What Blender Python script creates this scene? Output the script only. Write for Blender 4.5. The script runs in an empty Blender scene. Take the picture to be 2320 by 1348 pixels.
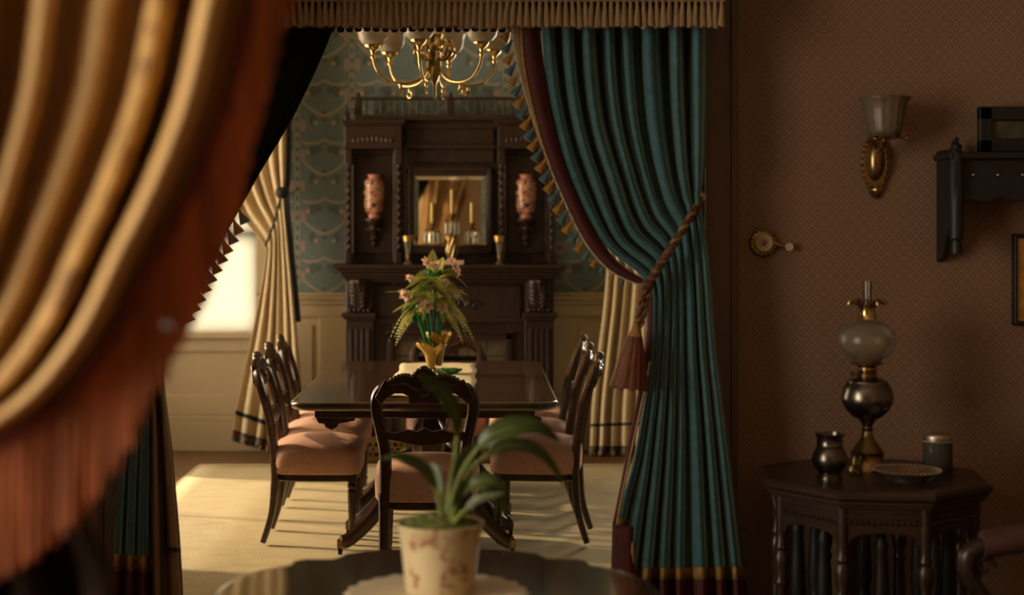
import bpy, math, random
from math import sin, cos, pi, radians, sqrt
from mathutils import Vector, Matrix
random.seed(7)
SC = bpy.context.scene
COL = SC.collection

# ------------------------------------------------------------------ camera
FPX, VX, VY, CH = 3430.0, 1087.0, 520.0, 1.46      # focal length in px, vanishing point, eye height
cam = bpy.data.cameras.new('camera')
cam.sensor_width = 36.0
cam.lens = FPX / 2320 * 36
cam.shift_x = (1160 - VX) / 2320
cam.shift_y = (VY - 674) / 2320
cam.dof.use_dof = True
cam.dof.focus_distance = 5.7
cam.dof.aperture_fstop = 2.0
camo = bpy.data.objects.new('camera', cam)
camo.location = (0, 0, CH)
camo.rotation_euler = (pi / 2, 0, 0)
COL.objects.link(camo)
SC.camera = camo

# ------------------------------------------------------------------ sky, sun, exposure
wd = bpy.data.worlds.new('sky'); SC.world = wd; wd.use_nodes = True
bg = wd.node_tree.nodes['Background']
bg.inputs[0].default_value = (1.0, 0.87, 0.68, 1)
bg.inputs[1].default_value = 12.0
sun = bpy.data.lights.new('sun', 'SUN')
sun.energy = 6.6; sun.angle = radians(1.6); sun.color = (1.0, 0.80, 0.52)
suno = bpy.data.objects.new('sun', sun)
SUND = Vector((1.0, -0.30, -0.44)).normalized()
suno.rotation_euler = SUND.to_track_quat('-Z', 'Y').to_euler()
suno.location = (-6, 9, 5)
COL.objects.link(suno)
def portal(name, loc, sx, sy, rot):
    L = bpy.data.lights.new(name, 'AREA'); L.shape = 'RECTANGLE'; L.size = sx; L.size_y = sy
    L.cycles.is_portal = True
    o = bpy.data.objects.new(name, L); o.location = loc; o.rotation_euler = rot; COL.objects.link(o)
SC.view_settings.view_transform = 'Standard'
SC.view_settings.look = 'None'
SC.view_settings.gamma = 1.0
SC.view_settings.use_curve_mapping = False
SC.view_settings.exposure = 0.0
SC.cycles.use_denoising = True
SC.cycles.max_bounces = 10
SC.cycles.diffuse_bounces = 6
SC.cycles.sample_clamp_indirect = 6.0
SC.cycles.caustics_reflective = False
SC.cycles.caustics_refractive = False

def W(px, py, D):
    """point at distance D (metres along the room) seen at pixel px,py of the 2320x1348 frame"""
    return Vector(((px - VX) * D / FPX, D, CH - (py - VY) * D / FPX))
def XP(px, D): return (px - VX) * D / FPX
def ZP(py, D): return CH - (py - VY) * D / FPX

# ------------------------------------------------------------------ object helpers
def tag(o, label=None, cat=None, group=None, kind=None):
    if label: o['label'] = label
    if cat: o['category'] = cat
    if group: o['group'] = group
    if kind: o['kind'] = kind
    return o
def thing(name, loc, label, cat, group=None, rz=0.0, kind=None):
    o = bpy.data.objects.new(name, None); o.empty_display_size = 0.05
    o.location = loc; o.rotation_euler = (0, 0, rz); COL.objects.link(o)
    return tag(o, label, cat, group, kind)
def copy_tree(o, parent=None):
    c = o.copy(); COL.objects.link(c); c.parent = parent
    for ch in list(o.children): copy_tree(ch, c)
    return c
def T(x=0, y=0, z=0): return Matrix.Translation((x, y, z))
def R(a, ax='Z'): return Matrix.Rotation(a, 4, ax)
def cr(pts, n):
    """Catmull-Rom through pts (tuples of equal length) -> n samples"""
    P = [Vector(p) if len(p) <= 4 else p for p in pts]
    out = []
    m = len(pts) - 1
    for i in range(n):
        s = i / (n - 1) * m
        k = min(int(s), m - 1); t = s - k
        p0 = pts[max(k - 1, 0)]; p1 = pts[k]; p2 = pts[k + 1]; p3 = pts[min(k + 2, m)]
        out.append(tuple(0.5 * (2 * b + (-a + c) * t + (2 * a - 5 * b + 4 * c - d) * t * t + (-a + 3 * b - 3 * c + d) * t ** 3)
                         for a, b, c, d in zip(p0, p1, p2, p3)))
    return out

class MB:
    def __init__(s): s.v = []; s.f = []
    def add(s, vs, fs, M=None):
        b = len(s.v)
        for p in vs:
            p = Vector(p)
            s.v.append(tuple(M @ p) if M is not None else tuple(p))
        s.f += [tuple(b + i for i in f) for f in fs]
        return s
    def box(s, x0, x1, y0, y1, z0, z1, M=None):
        vs = [(x, y, z) for z in (z0, z1) for y in (y0, y1) for x in (x0, x1)]
        return s.add(vs, [(0, 2, 3, 1), (4, 5, 7, 6), (0, 1, 5, 4), (1, 3, 7, 5), (3, 2, 6, 7), (2, 0, 4, 6)], M)
    def lathe(s, prof, n=20, M=None, fl=0, fa=0.0):
        vs, fs = [], []
        for r, z in prof:
            for k in range(n):
                a = 2 * pi * k / n
                rr = r * (1 + (fa * cos(fl * a) if fl else 0))
                vs.append((rr * cos(a), rr * sin(a), z))
        for i in range(len(prof) - 1):
            for k in range(n):
                k2 = (k + 1) % n
                fs.append((i * n + k, i * n + k2, (i + 1) * n + k2, (i + 1) * n + k))
        if prof[0][0] > 1e-6: fs.append(tuple(range(n - 1, -1, -1)))
        if prof[-1][0] > 1e-6: fs.append(tuple((len(prof) - 1) * n + k for k in range(n)))
        return s.add(vs, fs, M)
    def tube(s, pts, rad, n=8, M=None, sq=None, up=None):
        """swept tube; rad number or list; sq=(a,b) makes the section an ellipse/rounded box a x b"""
        pts = [Vector(p) for p in pts]; m = len(pts)
        if not hasattr(rad, '__len__'): rad = [rad] * m
        vs, fs = [], []
        ref = Vector(up) if up else None
        prevx = None
        for i, p in enumerate(pts):
            t = (pts[min(i + 1, m - 1)] - pts[max(i - 1, 0)])
            if t.length < 1e-9: t = Vector((0, 0, 1))
            t.normalize()
            if prevx is None or ref is not None:
                r0 = ref if ref is not None else (Vector((0, 0, 1)) if abs(t.z) < 0.9 else Vector((1, 0, 0)))
                x = r0.cross(t)
                if x.length < 1e-6: x = Vector((1, 0, 0)).cross(t)
                x.normalize()
            else:
                x = prevx - t * prevx.dot(t); x.normalize()
            y = t.cross(x); prevx = x
            for k in range(n):
                a = 2 * pi * k / n + (pi / 4 if n == 4 else 0)
                ca, sa = cos(a), sin(a)
                if sq: ca *= sq[0]; sa *= sq[1]
                vs.append(p + (x * ca + y * sa) * rad[i])
        for i in range(m - 1):
            for k in range(n):
                k2 = (k + 1) % n
                fs.append((i * n + k, i * n + k2, (i + 1) * n + k2, (i + 1) * n + k))
        fs.append(tuple(range(n - 1, -1, -1))); fs.append(tuple((m - 1) * n + k for k in range(n)))
        return s.add(vs, fs, M)
    def prism(s, out, d0, d1, M=None):
        """outline [(x,z)] extruded along y from d0 to d1"""
        n = len(out)
        vs = [(x, d0, z) for x, z in out] + [(x, d1, z) for x, z in out]
        fs = [tuple(range(n)), tuple(range(2 * n - 1, n - 1, -1))]
        fs += [(i, i + n, (i + 1) % n + n, (i + 1) % n) for i in range(n)]
        return s.add(vs, fs, M)
    def slab(s, out, z0, z1, M=None):
        """outline [(x,y)] extruded along z"""
        n = len(out)
        vs = [(x, y, z0) for x, y in out] + [(x, y, z1) for x, y in out]
        fs = [tuple(range(n - 1, -1, -1)), tuple(range(n, 2 * n))]
        fs += [(i, (i + 1) % n, (i + 1) % n + n, i + n) for i in range(n)]
        return s.add(vs, fs, M)
    def rings(s, rows, M=None, cap=True):
        n = len(rows[0]); vs = [p for r in rows for p in r]; fs = []
        for i in range(len(rows) - 1):
            for k in range(n):
                k2 = (k + 1) % n
                fs.append((i * n + k, i * n + k2, (i + 1) * n + k2, (i + 1) * n + k))
        if cap:
            fs.append(tuple(range(n - 1, -1, -1))); fs.append(tuple((len(rows) - 1) * n + k for k in range(n)))
        return s.add(vs, fs, M)
    def grid(s, rows, M=None):
        n = len(rows[0]); vs = [p for r in rows for p in r]
        fs = [(i * n + k, i * n + k + 1, (i + 1) * n + k + 1, (i + 1) * n + k) for i in range(len(rows) - 1) for k in range(n - 1)]
        return s.add(vs, fs, M)
    def ball(s, c, r, n=10, sc=(1, 1, 1), M=None):
        pr = [(max(sin(pi * i / (n // 2 + 1)), 0) * r, -cos(pi * i / (n // 2 + 1)) * r) for i in range(n // 2 + 2)]
        MM = T(*c) @ Matrix.Diagonal((sc[0], sc[1], sc[2], 1))
        return s.lathe(pr, n, (M @ MM) if M is not None else MM)
    def build(s, name, mat, parent=None, smooth=True, bevel=0.0, solid=0.0, seg=2, ang=38, loc=None, rz=0.0):
        me = bpy.data.meshes.new(name)
        me.from_pydata(s.v, [], s.f); me.validate(); me.update()
        if smooth:
            me.polygons.foreach_set('use_smooth', [True] * len(me.polygons))
            me.set_sharp_from_angle(angle=radians(ang))
        me.materials.append(mat)
        o = bpy.data.objects.new(name, me); COL.objects.link(o)
        if parent is not None: o.parent = parent
        if loc is not None: o.location = loc
        if rz: o.rotation_euler = (0, 0, rz)
        if solid:
            m = o.modifiers.new('solid', 'SOLIDIFY'); m.thickness = solid; m.offset = 0
        if bevel:
            m = o.modifiers.new('bevel', 'BEVEL'); m.width = bevel; m.segments = seg; m.limit_method = 'ANGLE'; m.angle_limit = radians(35)
        return o

def dup_mesh(o, parent, loc, rot=(0, 0, 0), scale=(1, 1, 1), mat=None):
    c = o.copy(); COL.objects.link(c); c.parent = parent; c.location = loc; c.rotation_euler = rot; c.scale = scale
    return c

# ------------------------------------------------------------------ materials
class S:
    """tiny expression wrapper over shader math nodes"""
    def __init__(s, nt, sock): s.nt = nt; s.k = sock
    def op(s, o, b=None, c=None):
        n = s.nt.nodes.new('ShaderNodeMath'); n.operation = o
        s.nt.links.new(s.k, n.inputs[0])
        for i, x in ((1, b), (2, c)):
            if x is None: continue
            if isinstance(x, S): s.nt.links.new(x.k, n.inputs[i])
            else: n.inputs[i].default_value = x
        return S(s.nt, n.outputs[0])
    def __add__(s, b): return s.op('ADD', b)
    def __sub__(s, b): return s.op('SUBTRACT', b)
    def __mul__(s, b): return s.op('MULTIPLY', b)
    def __truediv__(s, b): return s.op('DIVIDE', b)
    def abs(s): return s.op('ABSOLUTE')
    def mod(s, b): return s.op('FLOORED_MODULO', b)
    def pw(s, b): return s.op('POWER', b)
    def lt(s, b): return s.op('LESS_THAN', b)
    def gt(s, b): return s.op('GREATER_THAN', b)
    def mx(s, b): return s.op('MAXIMUM', b)
    def mn(s, b): return s.op('MINIMUM', b)
    def sin(s): return s.op('SINE')
    def sq(s): return s.op('SQRT')

def new_mat(name):
    m = bpy.data.materials.new(name); m.use_nodes = True
    nt = m.node_tree
    return m, nt, nt.nodes['Principled BSDF']
def mixc(nt, fac, a, b):
    n = nt.nodes.new('ShaderNodeMix'); n.data_type = 'RGBA'
    if isinstance(fac, S): nt.links.new(fac.k, n.inputs[0])
    elif hasattr(fac, 'links'): nt.links.new(fac, n.inputs[0])
    else: n.inputs[0].default_value = fac
    for i, c in ((6, a), (7, b)):
        if hasattr(c, 'links'): nt.links.new(c, n.inputs[i])
        else: n.inputs[i].default_value = (*c, 1)
    return n.outputs[2]
def noise(nt, scale, detail=3, vec=None, stretch=None, rough=0.55, src='Object'):
    tc = nt.nodes.new('ShaderNodeTexCoord'); n = nt.nodes.new('ShaderNodeTexNoise')
    n.inputs['Scale'].default_value = scale; n.inputs['Detail'].default_value = detail; n.inputs['Roughness'].default_value = rough
    v = tc.outputs[src]
    if stretch:
        mp = nt.nodes.new('ShaderNodeMapping'); mp.inputs['Scale'].default_value = stretch
        nt.links.new(v, mp.inputs[0]); v = mp.outputs[0]
    nt.links.new(v, n.inputs['Vector'])
    return S(nt, n.outputs['Fac'])
def ramp(nt, fac, stops):
    r = nt.nodes.new('ShaderNodeValToRGB'); nt.links.new(fac.k, r.inputs[0])
    e = r.color_ramp.elements
    while len(e) < len(stops): e.new(0.5)
    for i, (p, c) in enumerate(stops): e[i].position = p; e[i].color = (*c, 1)
    return r.outputs[0]
def bump(nt, b, h, strength=0.3, dist=0.01):
    n = nt.nodes.new('ShaderNodeBump'); n.inputs['Strength'].default_value = strength; n.inputs['Distance'].default_value = dist
    nt.links.new(h.k, n.inputs['Height']); nt.links.new(n.outputs[0], b.inputs['Normal'])

def M_plain(name, c, rough=0.5, metal=0.0, var=0.25, scale=30, stretch=None, bmp=0.0, sheen=0.0, coat=0.0, spec=0.5, sheent=None):
    m, nt, b = new_mat(name)
    f = noise(nt, scale, 4, stretch=stretch)
    d = tuple(x * (1 - var) for x in c); l = tuple(min(1, x * (1 + var)) for x in c)
    nt.links.new(ramp(nt, f, [(0.3, d), (0.7, l)]), b.inputs['Base Color'])
    b.inputs['Roughness'].default_value = rough; b.inputs['Metallic'].default_value = metal
    b.inputs['Specular IOR Level'].default_value = spec
    if bmp: bump(nt, b, f, bmp, 0.004)
    if sheen:
        b.inputs['Sheen Weight'].default_value = sheen; b.inputs['Sheen Roughness'].default_value = 0.35
        b.inputs['Sheen Tint'].default_value = (*(sheent or c), 1)
    if coat:
        b.inputs['Coat Weight'].default_value = coat; b.inputs['Coat Roughness'].default_value = 0.08
    return m
WOOD = M_plain('dark_mahogany', (0.050, 0.020, 0.009), 0.30, var=0.4, scale=9, stretch=(1, 1, 8), coat=0.3)
MANTEL = M_plain('carved_walnut', (0.030, 0.0135, 0.008), 0.42, var=0.4, scale=7, stretch=(6, 6, 1))
TABLEW = M_plain('polished_table_wood', (0.075, 0.036, 0.020), 0.24, var=0.55, scale=5, stretch=(1, 9, 1), coat=0.9)
FGWOOD = M_plain('glossy_dark_wood', (0.030, 0.013, 0.007), 0.10, var=0.5, scale=6, stretch=(5, 1, 1), coat=0.8)
EBONY = M_plain('ebonised_wood', (0.007, 0.005, 0.004), 0.55, var=0.3, scale=20)
OAKDARK = M_plain('dark_oak', (0.030, 0.016, 0.009), 0.34, var=0.4, scale=8, stretch=(1, 1, 6))
CASING = M_plain('brown_painted_casing', (0.13, 0.075, 0.045), 0.5, var=0.15, scale=4, stretch=(6, 6, 1))
BRASS = M_plain('polished_brass', (0.56, 0.38, 0.15), 0.20, 1.0, 0.15, 12)
OLDBRASS = M_plain('aged_brass', (0.30, 0.20, 0.085), 0.30, 1.0, 0.3, 14)
GILT = M_plain('gilt', (0.55, 0.34, 0.09), 0.35, 0.8, 0.2, 30)
SILVER = M_plain('tarnished_silver', (0.55, 0.46, 0.35), 0.38, 1.0, 0.25, 14)
PEWTER = M_plain('dark_pewter', (0.17, 0.15, 0.12), 0.28, 1.0, 0.3, 16)
IRON = M_plain('black_iron', (0.012, 0.010, 0.009), 0.55, var=0.3)
CREAM = M_plain('cream_paint', (0.52, 0.42, 0.275), 0.45, var=0.05, scale=3)
PINK = M_plain('rose_velvet', (0.62, 0.36, 0.28), 0.8, var=0.10, scale=60, sheen=0.5, sheent=(1.0, 0.62, 0.45), bmp=0.1)
TEAL = M_plain('teal_velvet', (0.050, 0.145, 0.168), 0.75, var=0.22, scale=16, stretch=(1, 1, 3), sheen=1.0, sheent=(0.48, 0.66, 0.62), bmp=0.15)
BURG = M_plain('burgundy_velvet', (0.085, 0.014, 0.012), 0.75, var=0.2, scale=25, sheen=0.1, sheent=(0.8, 0.25, 0.2))
TAN = M_plain('tan_drapery', (0.66, 0.53, 0.34), 0.85, var=0.08, scale=40, sheen=0.2)
TANLIN = M_plain('brown_lining', (0.30, 0.19, 0.10), 0.85, var=0.1, scale=30)
GOLDF = M_plain('gold_braid', (0.36, 0.20, 0.045), 0.6, var=0.35, scale=90, bmp=0.4)
NAVY = M_plain('navy_braid', (0.018, 0.028, 0.042), 0.8, var=0.4, scale=70, bmp=0.3)
TGOLD = M_plain('gold_tassel', (0.46, 0.24, 0.05), 0.7, var=0.35, scale=220, stretch=(1, 1, 0.1), sheen=0.4)
TBLUE = M_plain('blue_tassel', (0.085, 0.17, 0.21), 0.7, var=0.35, scale=220, stretch=(1, 1, 0.1), sheen=0.5)
TBROWN = M_plain('brown_bullion', (0.28, 0.175, 0.085), 0.75, var=0.4, scale=160, stretch=(1, 1, 0.1), sheen=0.3)
ROPE2 = M_plain('rope_gold_silk', (0.20, 0.10, 0.035), 0.6, var=0.4, scale=70)
ROPE = M_plain('rope_silk', (0.10, 0.038, 0.018), 0.6, var=0.4, scale=70, sheen=0.1)
RUST = M_plain('rust_tassel_silk', (0.16, 0.045, 0.018), 0.6, var=0.5, scale=140, stretch=(1, 1, 0.08), sheen=0.1)
ORANGE = M_plain('orange_fringe', (0.38, 0.110, 0.034), 0.7, var=0.4, scale=30, stretch=(1, 1, 0.15), sheen=0.4)
FGTAN = M_plain('gold_tan_satin', (0.56, 0.345, 0.125), 0.55, var=0.08, scale=30, sheen=0.3)
REDT = M_plain('dark_red_trim', (0.14, 0.025, 0.018), 0.7, var=0.3)
AMBER_C = (0.86, 0.56, 0.12)
PLINEN = M_plain('linen', (0.60, 0.50, 0.34), 0.85, var=0.07, scale=60)
PLASTER = M_plain('plaster', (0.78, 0.66, 0.47), 0.8, var=0.05, scale=4)
WAX = M_plain('candle_wax', (0.62, 0.44, 0.14), 0.5, var=0.05)
MOSS = M_plain('green_moss', (0.11, 0.12, 0.025), 0.9, var=0.6, scale=60, bmp=0.6)
FERN = M_plain('fern_leaf', (0.42, 0.42, 0.09), 0.55, var=0.35, scale=40)
FERN2 = M_plain('dark_fern_leaf', (0.24, 0.28, 0.06), 0.55, var=0.35, scale=40)
PETAL = M_plain('pink_petal', (0.80, 0.52, 0.44), 0.6, var=0.15, scale=60)
RED_UP = M_plain('russet_velvet', (0.055, 0.016, 0.010), 0.8, var=0.25, scale=20, sheen=0.05)
CERAMIC = M_plain('ivory_ceramic', (0.50, 0.40, 0.25), 0.25, var=0.12, scale=30)
ROSE_C = M_plain('rose_ceramic', (0.28, 0.09, 0.075), 0.3, var=0.1)
CARD = M_plain('pale_card', (0.55, 0.42, 0.27), 0.8, var=0.05)
TILE = M_plain('glazed_hearth_tile', (0.10, 0.075, 0.045), 0.25, var=0.3, scale=10)
FIRE = M_plain('sooty_black', (0.006, 0.005, 0.004), 0.9, var=0.2)
TEALSHADE = M_plain('shade_painted_velvet', (0.008, 0.011, 0.013), 0.9, var=0.2, spec=0.1)  # shade of the upper left portiere, painted as a near-black cloth
FALLSHADE = M_plain('shade_painted_cloth', (0.020, 0.011, 0.007), 0.9, var=0.2, spec=0.1)  # shade painted into the cloth of the foreground curtain's lower fall

def M_glass(name, c, rough=0.05, alpha_t=0.6, trans=0.3):
    """thin coloured glass: see-through + translucent glow + gloss, cheap to sample"""
    m = bpy.data.materials.new(name); m.use_nodes = True; nt = m.node_tree
    for n in list(nt.nodes):
        if n.type != 'OUTPUT_MATERIAL': nt.nodes.remove(n)
    out = [n for n in nt.nodes if n.type == 'OUTPUT_MATERIAL'][0]
    tr = nt.nodes.new('ShaderNodeBsdfTransparent'); tr.inputs[0].default_value = (*[0.4 + 0.6 * x for x in c], 1)
    tl = nt.nodes.new('ShaderNodeBsdfTranslucent')
    df = nt.nodes.new('ShaderNodeBsdfDiffuse')
    f = noise(nt, 25, 2)
    cc = ramp(nt, f, [(0.3, tuple(x * 0.85 for x in c)), (0.7, c)])
    nt.links.new(cc, tl.inputs[0]); nt.links.new(cc, df.inputs[0])
    a = nt.nodes.new('ShaderNodeMixShader'); a.inputs[0].default_value = 0.5
    nt.links.new(tl.outputs[0], a.inputs[1]); nt.links.new(df.outputs[0], a.inputs[2])
    b = nt.nodes.new('ShaderNodeMixShader'); b.inputs[0].default_value = alpha_t
    nt.links.new(a.outputs[0], b.inputs[1]); nt.links.new(tr.outputs[0], b.inputs[2])
    gl = nt.nodes.new('ShaderNodeBsdfGlossy'); gl.inputs['Roughness'].default_value = rough
    fr = nt.nodes.new('ShaderNodeFresnel'); fr.inputs[0].default_value = 1.45
    e = nt.nodes.new('ShaderNodeMixShader')
    nt.links.new(fr.outputs[0], e.inputs[0]); nt.links.new(b.outputs[0], e.inputs[1]); nt.links.new(gl.outputs[0], e.inputs[2])
    nt.links.new(e.outputs[0], out.inputs[0])
    return m
PANE = M_glass('window_glass', (1, 1, 1), 0.02, 1.0)
FROST = M_glass('frosted_white_glass', (0.90, 0.80, 0.64), 0.25, 0.10)
FROSTDIM = M_glass('etched_clear_glass', (0.66, 0.54, 0.38), 0.30, 0.70)
CLEAR = M_glass('clear_glass', (0.9, 0.85, 0.75), 0.04, 0.9)
CRYSTAL = M_glass('cut_crystal', (0.98, 0.92, 0.80), 0.06, 0.10)
AMBER = M_glass('amber_glass', AMBER_C, 0.08, 0.15)
GREENG = M_glass('green_glass', (0.02, 0.30, 0.07), 0.05, 0.25)
GREENL = M_glass('pale_green_glass', (0.10, 0.42, 0.14), 0.05, 0.3)

def M_mirror():
    m, nt, b = new_mat('mirror_glass')
    f = noise(nt, 2, 1)
    nt.links.new(ramp(nt, f, [(0.2, (0.86, 0.80, 0.66)), (0.8, (0.90, 0.84, 0.70))]), b.inputs['Base Color'])
    b.inputs['Metallic'].default_value = 1; b.inputs['Roughness'].default_value = 0.03
    return m
MIRROR = M_mirror()

def M_wallpaper_blue():
    m, nt, b = new_mat('blue_swag_wallpaper')
    tc = nt.nodes.new('ShaderNodeTexCoord'); sp = nt.nodes.new('ShaderNodeSeparateXYZ'); nt.links.new(tc.outputs['Object'], sp.inputs[0])
    x = S(nt, sp.outputs[0]); z = S(nt, sp.outputs[2])
    q = (x + 1.205).mod(1.375)
    narrow = q.lt(0.36)
    a1 = ((q - 0.18) / 0.18).abs()
    a2 = (((q - 0.36) / 0.338).mod(1.0) * 2.0 - 1.0).abs()
    a = a1 * narrow + a2 * (narrow * -1.0 + 1.0)
    P = 0.39
    zz = z - 0.68
    deep = ((zz - a.pw(1.6) * 0.13 - 0.362).mod(P) - P / 2).abs().gt(P / 2 - 0.011)
    sh = (((a * 2 - 1).pw(2.0) * -1 + 1) * -0.028)
    shal = ((zz - sh - 0.205).mod(P) - P / 2).abs().gt(P / 2 - 0.008)
    def spot(ax, zc, r, asp=1.0):
        dx = (a - ax) * 0.17; dz = ((zz - zc + P / 2).mod(P) - P / 2) * asp
        return (dx * dx + dz * dz).sq().lt(r)
    fl = spot(0.33, 0.315, 0.014).mx(spot(0.62, 0.12, 0.014))
    lf = spot(0.45, 0.335, 0.022, 0.6).mx(spot(0.42, 0.135, 0.024, 0.6)).mx(spot(0.0, 0.36, 0.02, 0.5)).mx(spot(0.2, 0.14, 0.018, 0.7))
    ds = q.mn((q - 0.36).abs()).mn((q - 1.375).abs())
    stripe = ds.lt(0.030)
    dots = ds.lt(0.011) * ((zz + ds * 0.8).mod(0.065).lt(0.03))
    pk = (ds - 0.038).abs().lt(0.013) * ((zz - 0.03).mod(0.20).lt(0.075))
    pins = (ds - 0.026).abs().lt(0.004)
    n = noise(nt, 9, 4)
    base = ramp(nt, n, [(0.25, (0.120, 0.165, 0.175)), (0.75, (0.150, 0.200, 0.205))])
    c = mixc(nt, lf, base, (0.090, 0.115, 0.105))
    c = mixc(nt, deep.mx(shal), c, (0.31, 0.275, 0.195))
    c = mixc(nt, fl, c, (0.42, 0.26, 0.19))
    c = mixc(nt, stripe, c, (0.235, 0.245, 0.20))
    c = mixc(nt, dots.mx(pins), c, (0.10, 0.125, 0.12))
    c = mixc(nt, pk, c, (0.32, 0.22, 0.17))
    nt.links.new(c, b.inputs['Base Color']); b.inputs['Roughness'].default_value = 0.75
    return m
WPBLUE = M_wallpaper_blue()

def M_wallpaper_brown():
    m, nt, b = new_mat('brown_lattice_wallpaper')
    tc = nt.nodes.new('ShaderNodeTexCoord'); sp = nt.nodes.new('ShaderNodeSeparateXYZ'); nt.links.new(tc.outputs['Object'], sp.inputs[0])
    x = S(nt, sp.outputs[0]); z = S(nt, sp.outputs[2])
    k = 0.036
    u = ((x + z) / k).mod(1.0); v = ((x - z) / k).mod(1.0)
    du = (u - 0.5).abs(); dv = (v - 0.5).abs()
    line = du.gt(0.40).mx(dv.gt(0.40))
    dot = du.mx(dv).lt(0.15)
    ring = (du.mx(dv) - 0.27).abs().lt(0.035)
    n = noise(nt, 3, 3); n2 = noise(nt, 300, 2)
    base = ramp(nt, n * 0.7 + n2 * 0.3, [(0.3, (0.185, 0.098, 0.058)), (0.7, (0.220, 0.122, 0.073))])
    c = mixc(nt, line.mx(dot), base, (0.228, 0.137, 0.084))
    c = mixc(nt, ring, c, (0.163, 0.082, 0.047))
    nt.links.new(c, b.inputs['Base Color']); b.inputs['Roughness'].default_value = 0.62
    return m
WPBROWN = M_wallpaper_brown()

def M_rug():
    m, nt, b = new_mat('cream_woven_rug')
    n1 = noise(nt, 5, 5, stretch=(1, 2.4, 1)); n2 = noise(nt, 160, 2); n3 = noise(nt, 1.7, 3)
    c = ramp(nt, n1 * 0.6 + n3 * 0.4, [(0.30, (0.44, 0.36, 0.215)), (0.46, (0.60, 0.50, 0.31)), (0.7, (0.68, 0.575, 0.36))])
    c = mixc(nt, n2 * 0.25, c, (0.36, 0.29, 0.17))
    nt.links.new(c, b.inputs['Base Color']); b.inputs['Roughness'].default_value = 0.95
    bump(nt, b, n2 + n1 * 1.5, 0.5, 0.006)
    return m
RUG = M_rug()

def M_boards():
    m, nt, b = new_mat('oak_floor_boards')
    tc = nt.nodes.new('ShaderNodeTexCoord'); sp = nt.nodes.new('ShaderNodeSeparateXYZ'); nt.links.new(tc.outputs['Object'], sp.inputs[0])
    y = S(nt, sp.outputs[1])
    gap = (y / 0.09).mod(1.0).lt(0.04)
    n = noise(nt, 6, 4, stretch=(1, 12, 1))
    c = ramp(nt, n, [(0.3, (0.12, 0.058, 0.026)), (0.7, (0.20, 0.10, 0.045))])
    c = mixc(nt, gap, c, (0.03, 0.014, 0.007))
    nt.links.new(c, b.inputs['Base Color']); b.inputs['Roughness'].default_value = 0.4
    return m
BOARDS = M_boards()

def M_imari():
    m, nt, b = new_mat('painted_porcelain')
    n1 = noise(nt, 17, 3); n2 = noise(nt, 24, 2, stretch=(1, 1.3, 0.8)); n3 = noise(nt, 33, 2)
    c = ramp(nt, n1, [(0.36, (0.36, 0.075, 0.035)), (0.47, (0.46, 0.19, 0.13)), (0.57, (0.52, 0.31, 0.18)), (0.64, (0.34, 0.09, 0.04))])
    c = mixc(nt, n2.gt(0.57), c, (0.02, 0.035, 0.06))
    c = mixc(nt, n3.gt(0.64), c, (0.58, 0.44, 0.29))
    nt.links.new(c, b.inputs['Base Color']); b.inputs['Roughness'].default_value = 0.18
    return m
IMARI = M_imari()
ROSEP = M_plain('rose_porcelain', (0.52, 0.20, 0.15), 0.2, var=0.12, scale=20)

def M_pot():
    m, nt, b = new_mat('floral_cachepot')
    n1 = noise(nt, 16, 4, rough=0.65); n2 = noise(nt, 34, 3)
    c = ramp(nt, n1, [(0.54, (0.66, 0.52, 0.30)), (0.62, (0.50, 0.34, 0.18)), (0.70, (0.62, 0.47, 0.27))])
    c = mixc(nt, (n2.gt(0.60)) * (n1.gt(0.54)), c, (0.36, 0.19, 0.10))
    nt.links.new(c, b.inputs['Base Color']); b.inputs['Roughness'].default_value = 0.35
    return m
POTM = M_pot()

def M_leaf():
    m, nt, b = new_mat('broad_leaf')
    n1 = noise(nt, 14, 3)
    c = ramp(nt, n1, [(0.3, (0.036, 0.058, 0.010)), (0.7, (0.066, 0.095, 0.017))])
    nt.links.new(c, b.inputs['Base Color']); b.inputs['Roughness'].default_value = 0.38
    tl = nt.nodes.new('ShaderNodeBsdfTranslucent'); tl.inputs[0].default_value = (0.11, 0.15, 0.02, 1)
    mx = nt.nodes.new('ShaderNodeMixShader'); mx.inputs[0].default_value = 0.3
    out = [n for n in nt.nodes if n.type == 'OUTPUT_MATERIAL'][0]
    nt.links.new(b.outputs[0], mx.inputs[1]); nt.links.new(tl.outputs[0], mx.inputs[2]); nt.links.new(mx.outputs[0], out.inputs[0])
    return m
LEAF = M_leaf()
def translucent(m, col, fac):
    nt = m.node_tree; b = nt.nodes['Principled BSDF']; out = [n for n in nt.nodes if n.type == 'OUTPUT_MATERIAL'][0]
    tl = nt.nodes.new('ShaderNodeBsdfTranslucent'); tl.inputs[0].default_value = (*col, 1)
    mx = nt.nodes.new('ShaderNodeMixShader'); mx.inputs[0].default_value = fac
    nt.links.new(b.outputs[0], mx.inputs[1]); nt.links.new(tl.outputs[0], mx.inputs[2]); nt.links.new(mx.outputs[0], out.inputs[0])
translucent(FERN, (0.46, 0.44, 0.13), .45); translucent(FERN2, (0.28, 0.31, 0.08), .45); translucent(PETAL, (0.85, 0.55, 0.45), .45)
STEM = M_plain('leaf_stem', (0.16, 0.19, 0.04), 0.45, var=0.2)

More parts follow.
